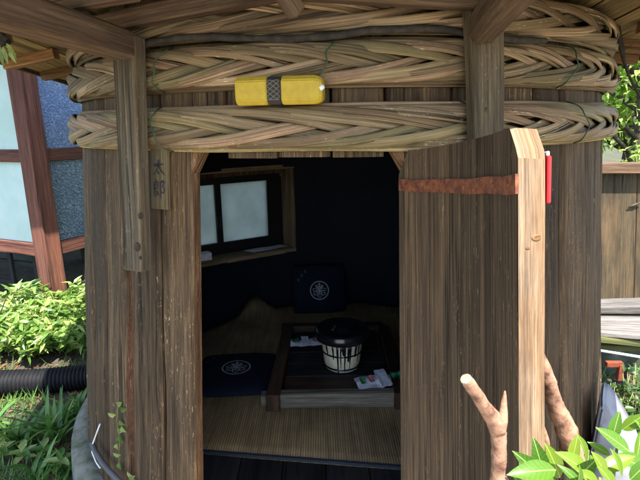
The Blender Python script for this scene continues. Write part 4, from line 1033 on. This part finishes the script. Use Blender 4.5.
# stone at the foot of the tub
pts = [U(x, y, 1.78) for x, y in ((586,500), (590,458), (596,425), (601,408), (606,409), (617,425), (633,452), (642,470), (648,500))]
pts = [V((pts[0].x, 1.75, -.1))]+pts+[V((pts[-1].x+.06, 1.75, -.1))]
me = bpy.data.meshes.new('garden_stone'); bm = bmesh.new(); fr_ = [bm.verts.new(p) for p in pts]; bk_ = [bm.verts.new(p+V((.10,.17,.03 if i not in (0, len(pts)-1) else 0))) for i, p in enumerate(pts)]; n_ = len(pts)
bm.faces.new(fr_); bm.faces.new(bk_[::-1])
for i in range(n_): bm.faces.new((fr_[i], bk_[i], bk_[(i+1) % n_], fr_[(i+1) % n_]))
bmesh.ops.recalc_face_normals(bm, faces=bm.faces[:]); bmesh.ops.bevel(bm, geom=bm.edges[:], offset=.012, segments=2, affect='EDGES'); bmesh.ops.triangulate(bm, faces=bm.faces[:]); bmesh.ops.subdivide_edges(bm, edges=bm.edges[:], cuts=2, use_grid_fill=True)
for v in bm.verts: v.co += V((noise.noise(v.co*9), noise.noise(v.co*9+V((5,0,0))), noise.noise(v.co*9+V((0,7,0)))))*.008
bm.to_mesh(me); bm.free()
for p in me.polygons: p.use_smooth = True
tag(link('garden_stone', me, M['rock']), 'grey stone slab with a sunlit slanting top edge at the right foot of the tub', 'stone')
# dead branches in front of the door
fb = thing('forked_branch', (.27, .70, 0), 'sunlit dead forked branch with a sawn end standing before the open door', 'branch')
YB = .68
def bt(par, pts, rr, name, mat='bark_lit', nn=14):
    P, Rr = [], []
    for k in range(len(pts)-1):
        n_ = max(1, int((pts[k+1]-pts[k]).length/.006))
        a0 = pts[max(0, k-1)]; a3 = pts[min(len(pts)-1, k+2)]
        for q in range(n_):
            f = q/n_; p = .5*((2*pts[k])+(pts[k+1]-a0)*f+(2*a0-5*pts[k]+4*pts[k+1]-a3)*f*f+(3*pts[k]-a0-3*pts[k+1]+a3)*f**3)
            r_ = rr[k]+(rr[k+1]-rr[k])*f; P.append(p); Rr.append(r_*(1+.13*noise.noise(p*38)+.06*noise.noise(p*120)))
    P.append(pts[-1]); Rr.append(rr[-1])
    mb = MB(); mb.tube(P, Rr, nn, jit=.05); return mb.obj(name, M[mat], par)
tr_ = [V((.27,.72,0)), V((.262,.71,.5)), U(500, 520, YB), U(498, 480, YB), U(499, 452, YB), U(498, 430, YB), U(497, 418, YB)]
bt(fb, tr_, [.022,.02,.0125,.012,.0115,.0125,.013], 'stem')
bt(fb, [U(498, 432, YB), U(494, 420, YB), U(486, 409, YB-.01), U(477, 395, YB-.02), U(466, 379, YB-.03)], [.013,.0125,.011,.010,.0085], 'limb')
bt(fb, [U(499, 432, YB), U(503, 416, YB+.005), U(504, 402, YB+.01), U(505, 391, YB+.012)], [.011,.0075,.005,.0012], 'stub')
e = U(466, 379, YB-.03); d_ = (e-U(477, 395, YB-.02)).normalized(); bt(fb, [e-d_*.001, e+d_*.0015], [.0084,.0080], 'sawn_end', 'cutwood', 12)
tb_ = thing('thick_branch', (.6, 1.0, 0), 'thick peeling branch leaning out from behind the open door', 'branch')
YB2 = .97
bt(tb_, [U(536, 345, YB2), U(546, 370, YB2), U(551, 390, YB2), U(557, 409, YB2), U(565, 426, YB2), U(571, 446, YB2), U(577, 470, YB2), U(584, 500, YB2), V((.62,1.0,.45)), V((.66,1.0,0))],
   [.006,.013,.017,.019,.022,.023,.024,.025,.028,.032], 'stem')
bt(tb_, [U(547, 445, YB2-.02), U(544, 432, YB2-.02), U(543, 426, YB2-.02)], [.008,.006,.003], 'stub')

# foreground shrub with glossy leaves: each leaf its own piece
fs_ = thing('glossy_leaf_shrub', (.5, .72, 0), 'glossy broad-leaved shrub in the right foreground', 'shrub')
lb_ = []
for kk in range(3):
    vs, fs = [], []; n_ = 8; L = 1.0
    for j in range(n_+1):
        f = j/n_; ww = .215*sin(pi*min(1, f*.97+.02))**.8*(1.15-.5*f) if 0 < f < 1 else .004; zc = -.12*f*f*(1+kk*.6)
        for s, zz in ((-1, .10), (-.5, .035), (0, 0), (.5, .035), (1, .10)): vs.append((s*ww, f, zc+zz*ww*4.0*.55*abs(s)))
    for j in range(n_):
        for i in range(4): q = j*5+i; fs.append((q, q+1, q+6, q+5))
    me = bpy.data.meshes.new('leaf'); me.from_pydata(vs, [], fs); me.polygons.foreach_set('use_smooth', [True]*len(fs)); me.materials.append(M['camellia']); lb_.append(me)
def put_leaf(p, d, nrm, L):
    o = bpy.data.objects.new('leaf', random.choice(lb_)); COL.objects.link(o); o.parent = fs_; o.matrix_parent_inverse = fs_.matrix_basis.inverted()
    d = d.normalized(); x = d.cross(nrm).normalized(); z = x.cross(d)
    o.matrix_basis = Matrix.Translation(p) @ Matrix((x, d, z)).transposed().to_4x4() @ Matrix.Scale(L, 4)
LV = [ # base x,y  tip x,y  depth
 (548,482,518,452,.70), (545,478,535,440,.72), (556,470,510,470,.68), (560,478,548,442,.74), (572,462,578,432,.78), (586,466,590,434,.75), (590,476,566,448,.72), (600,470,640,452,.74),
 (612,440,620,408,.80), (630,452,596,424,.78), (636,462,645,425,.80), (606,476,598,452,.70), (622,478,618,447,.72), (630,480,655,455,.72), (580,484,560,462,.68), (560,490,530,466,.70), (600,488,580,468,.68), (640,482,632,455,.76),
 (616,492,606,465,.66), (574,492,590,470,.66), (648,470,620,452,.78), (590,455,602,470,.76), (655,440,636,418,.82), (610,455,586,440,.80), (640,500,610,480,.66), (530,500,514,474,.68), (552,500,540,470,.66), (622,430,648,412,.84), (568,485,600,460,.72)]
for (x0, y0, x1, y1, Y) in LV:
    p, q = U(x0, y0, Y), U(x1, y1, Y-random.uniform(-.02,.035)); put_leaf(p, q-p, V((random.uniform(-.5,.5), -.55, .8)), (q-p).length*.9)
for k in range(70):
    an = random.uniform(0, 2*pi); p = V((.56+.26*random.uniform(-.6,1.3), .62+.22*random.uniform(-1,1), random.uniform(.45,.97))); put_leaf(p, V((cos(an), sin(an), .5)), V((random.uniform(-.3,.3), -.2, 1)), random.uniform(.055,.085))
for (x, y, Y) in ((548,478,.72), (575,470,.76), (600,478,.72), (618,440,.8), (640,470,.78), (588,450,.77), (632,484,.72), (560,488,.69)):
    t_ = U(x, y, Y); mb = MB(); b0_ = V((.5+.25*(t_.x-.5), .72, .0)); mb.tube([b0_, b0_.lerp(t_, .55)+V((0,0,.08)), t_], [.009,.006,.0025], 6); mb.obj('stem', M['stem'], fs_)
# a few low green plants behind the stone
for x, y, lb in ((612,402,'behind the grey stone'), (640,408,'at the right edge below the plank stand')):
    p = U(x, y, 2.35); p.z = 0; shrub(p, .2, .5, 22, 12, .05, M['leaf_dark'], 'dark green low shrub '+lb, 'shrub', 'low shrubs on the right')

# trees
tree(V((4.6, 7.2, 0)), 3.6, 1.9, 2.6, 10000, .105, M['leaf_tree'], 'bright sunlit tree behind the plank fence', 'trees behind the hut', .12)
tree(V((6.4, 10.2, 0)), 4.2, 2.9, 4.6, 16000, .16, M['leaf_tree'], 'larger tree standing farther back behind the fence on the right', 'trees behind the hut', .16)
tree(V((-3.2, 10.5, 0)), 4.6, 2.4, 4.2, 6000, .16, M['leaf_dark'], 'tree glimpsed under the red-framed building', 'trees behind the hut', .15)
for x, y, lb in ((-2.4, 8.0, 'seen through the gap under the building by the tub'), (-4.2, 7.8, 'seen under the building at the left edge')):
    shrub(V((x, y, 0)), .7, .8, 40, 20, .1, M['leaf_bright'], 'green shrub '+lb, 'shrub', 'shrubs behind the red-framed building')
shrub(V((3.9, 5.3, 0)), .8, 1.75, 120, 34, .08, M['leaf_tree'], 'tall green bush rising just behind the plank fence', 'bush', None, 'garden_bush')
shrub(V((4.7, 6.2, 0)), .9, 1.8, 110, 30, .09, M['leaf_tree'], 'rounded lime green bush between the fence and the trees', 'bush', None, 'garden_bush')
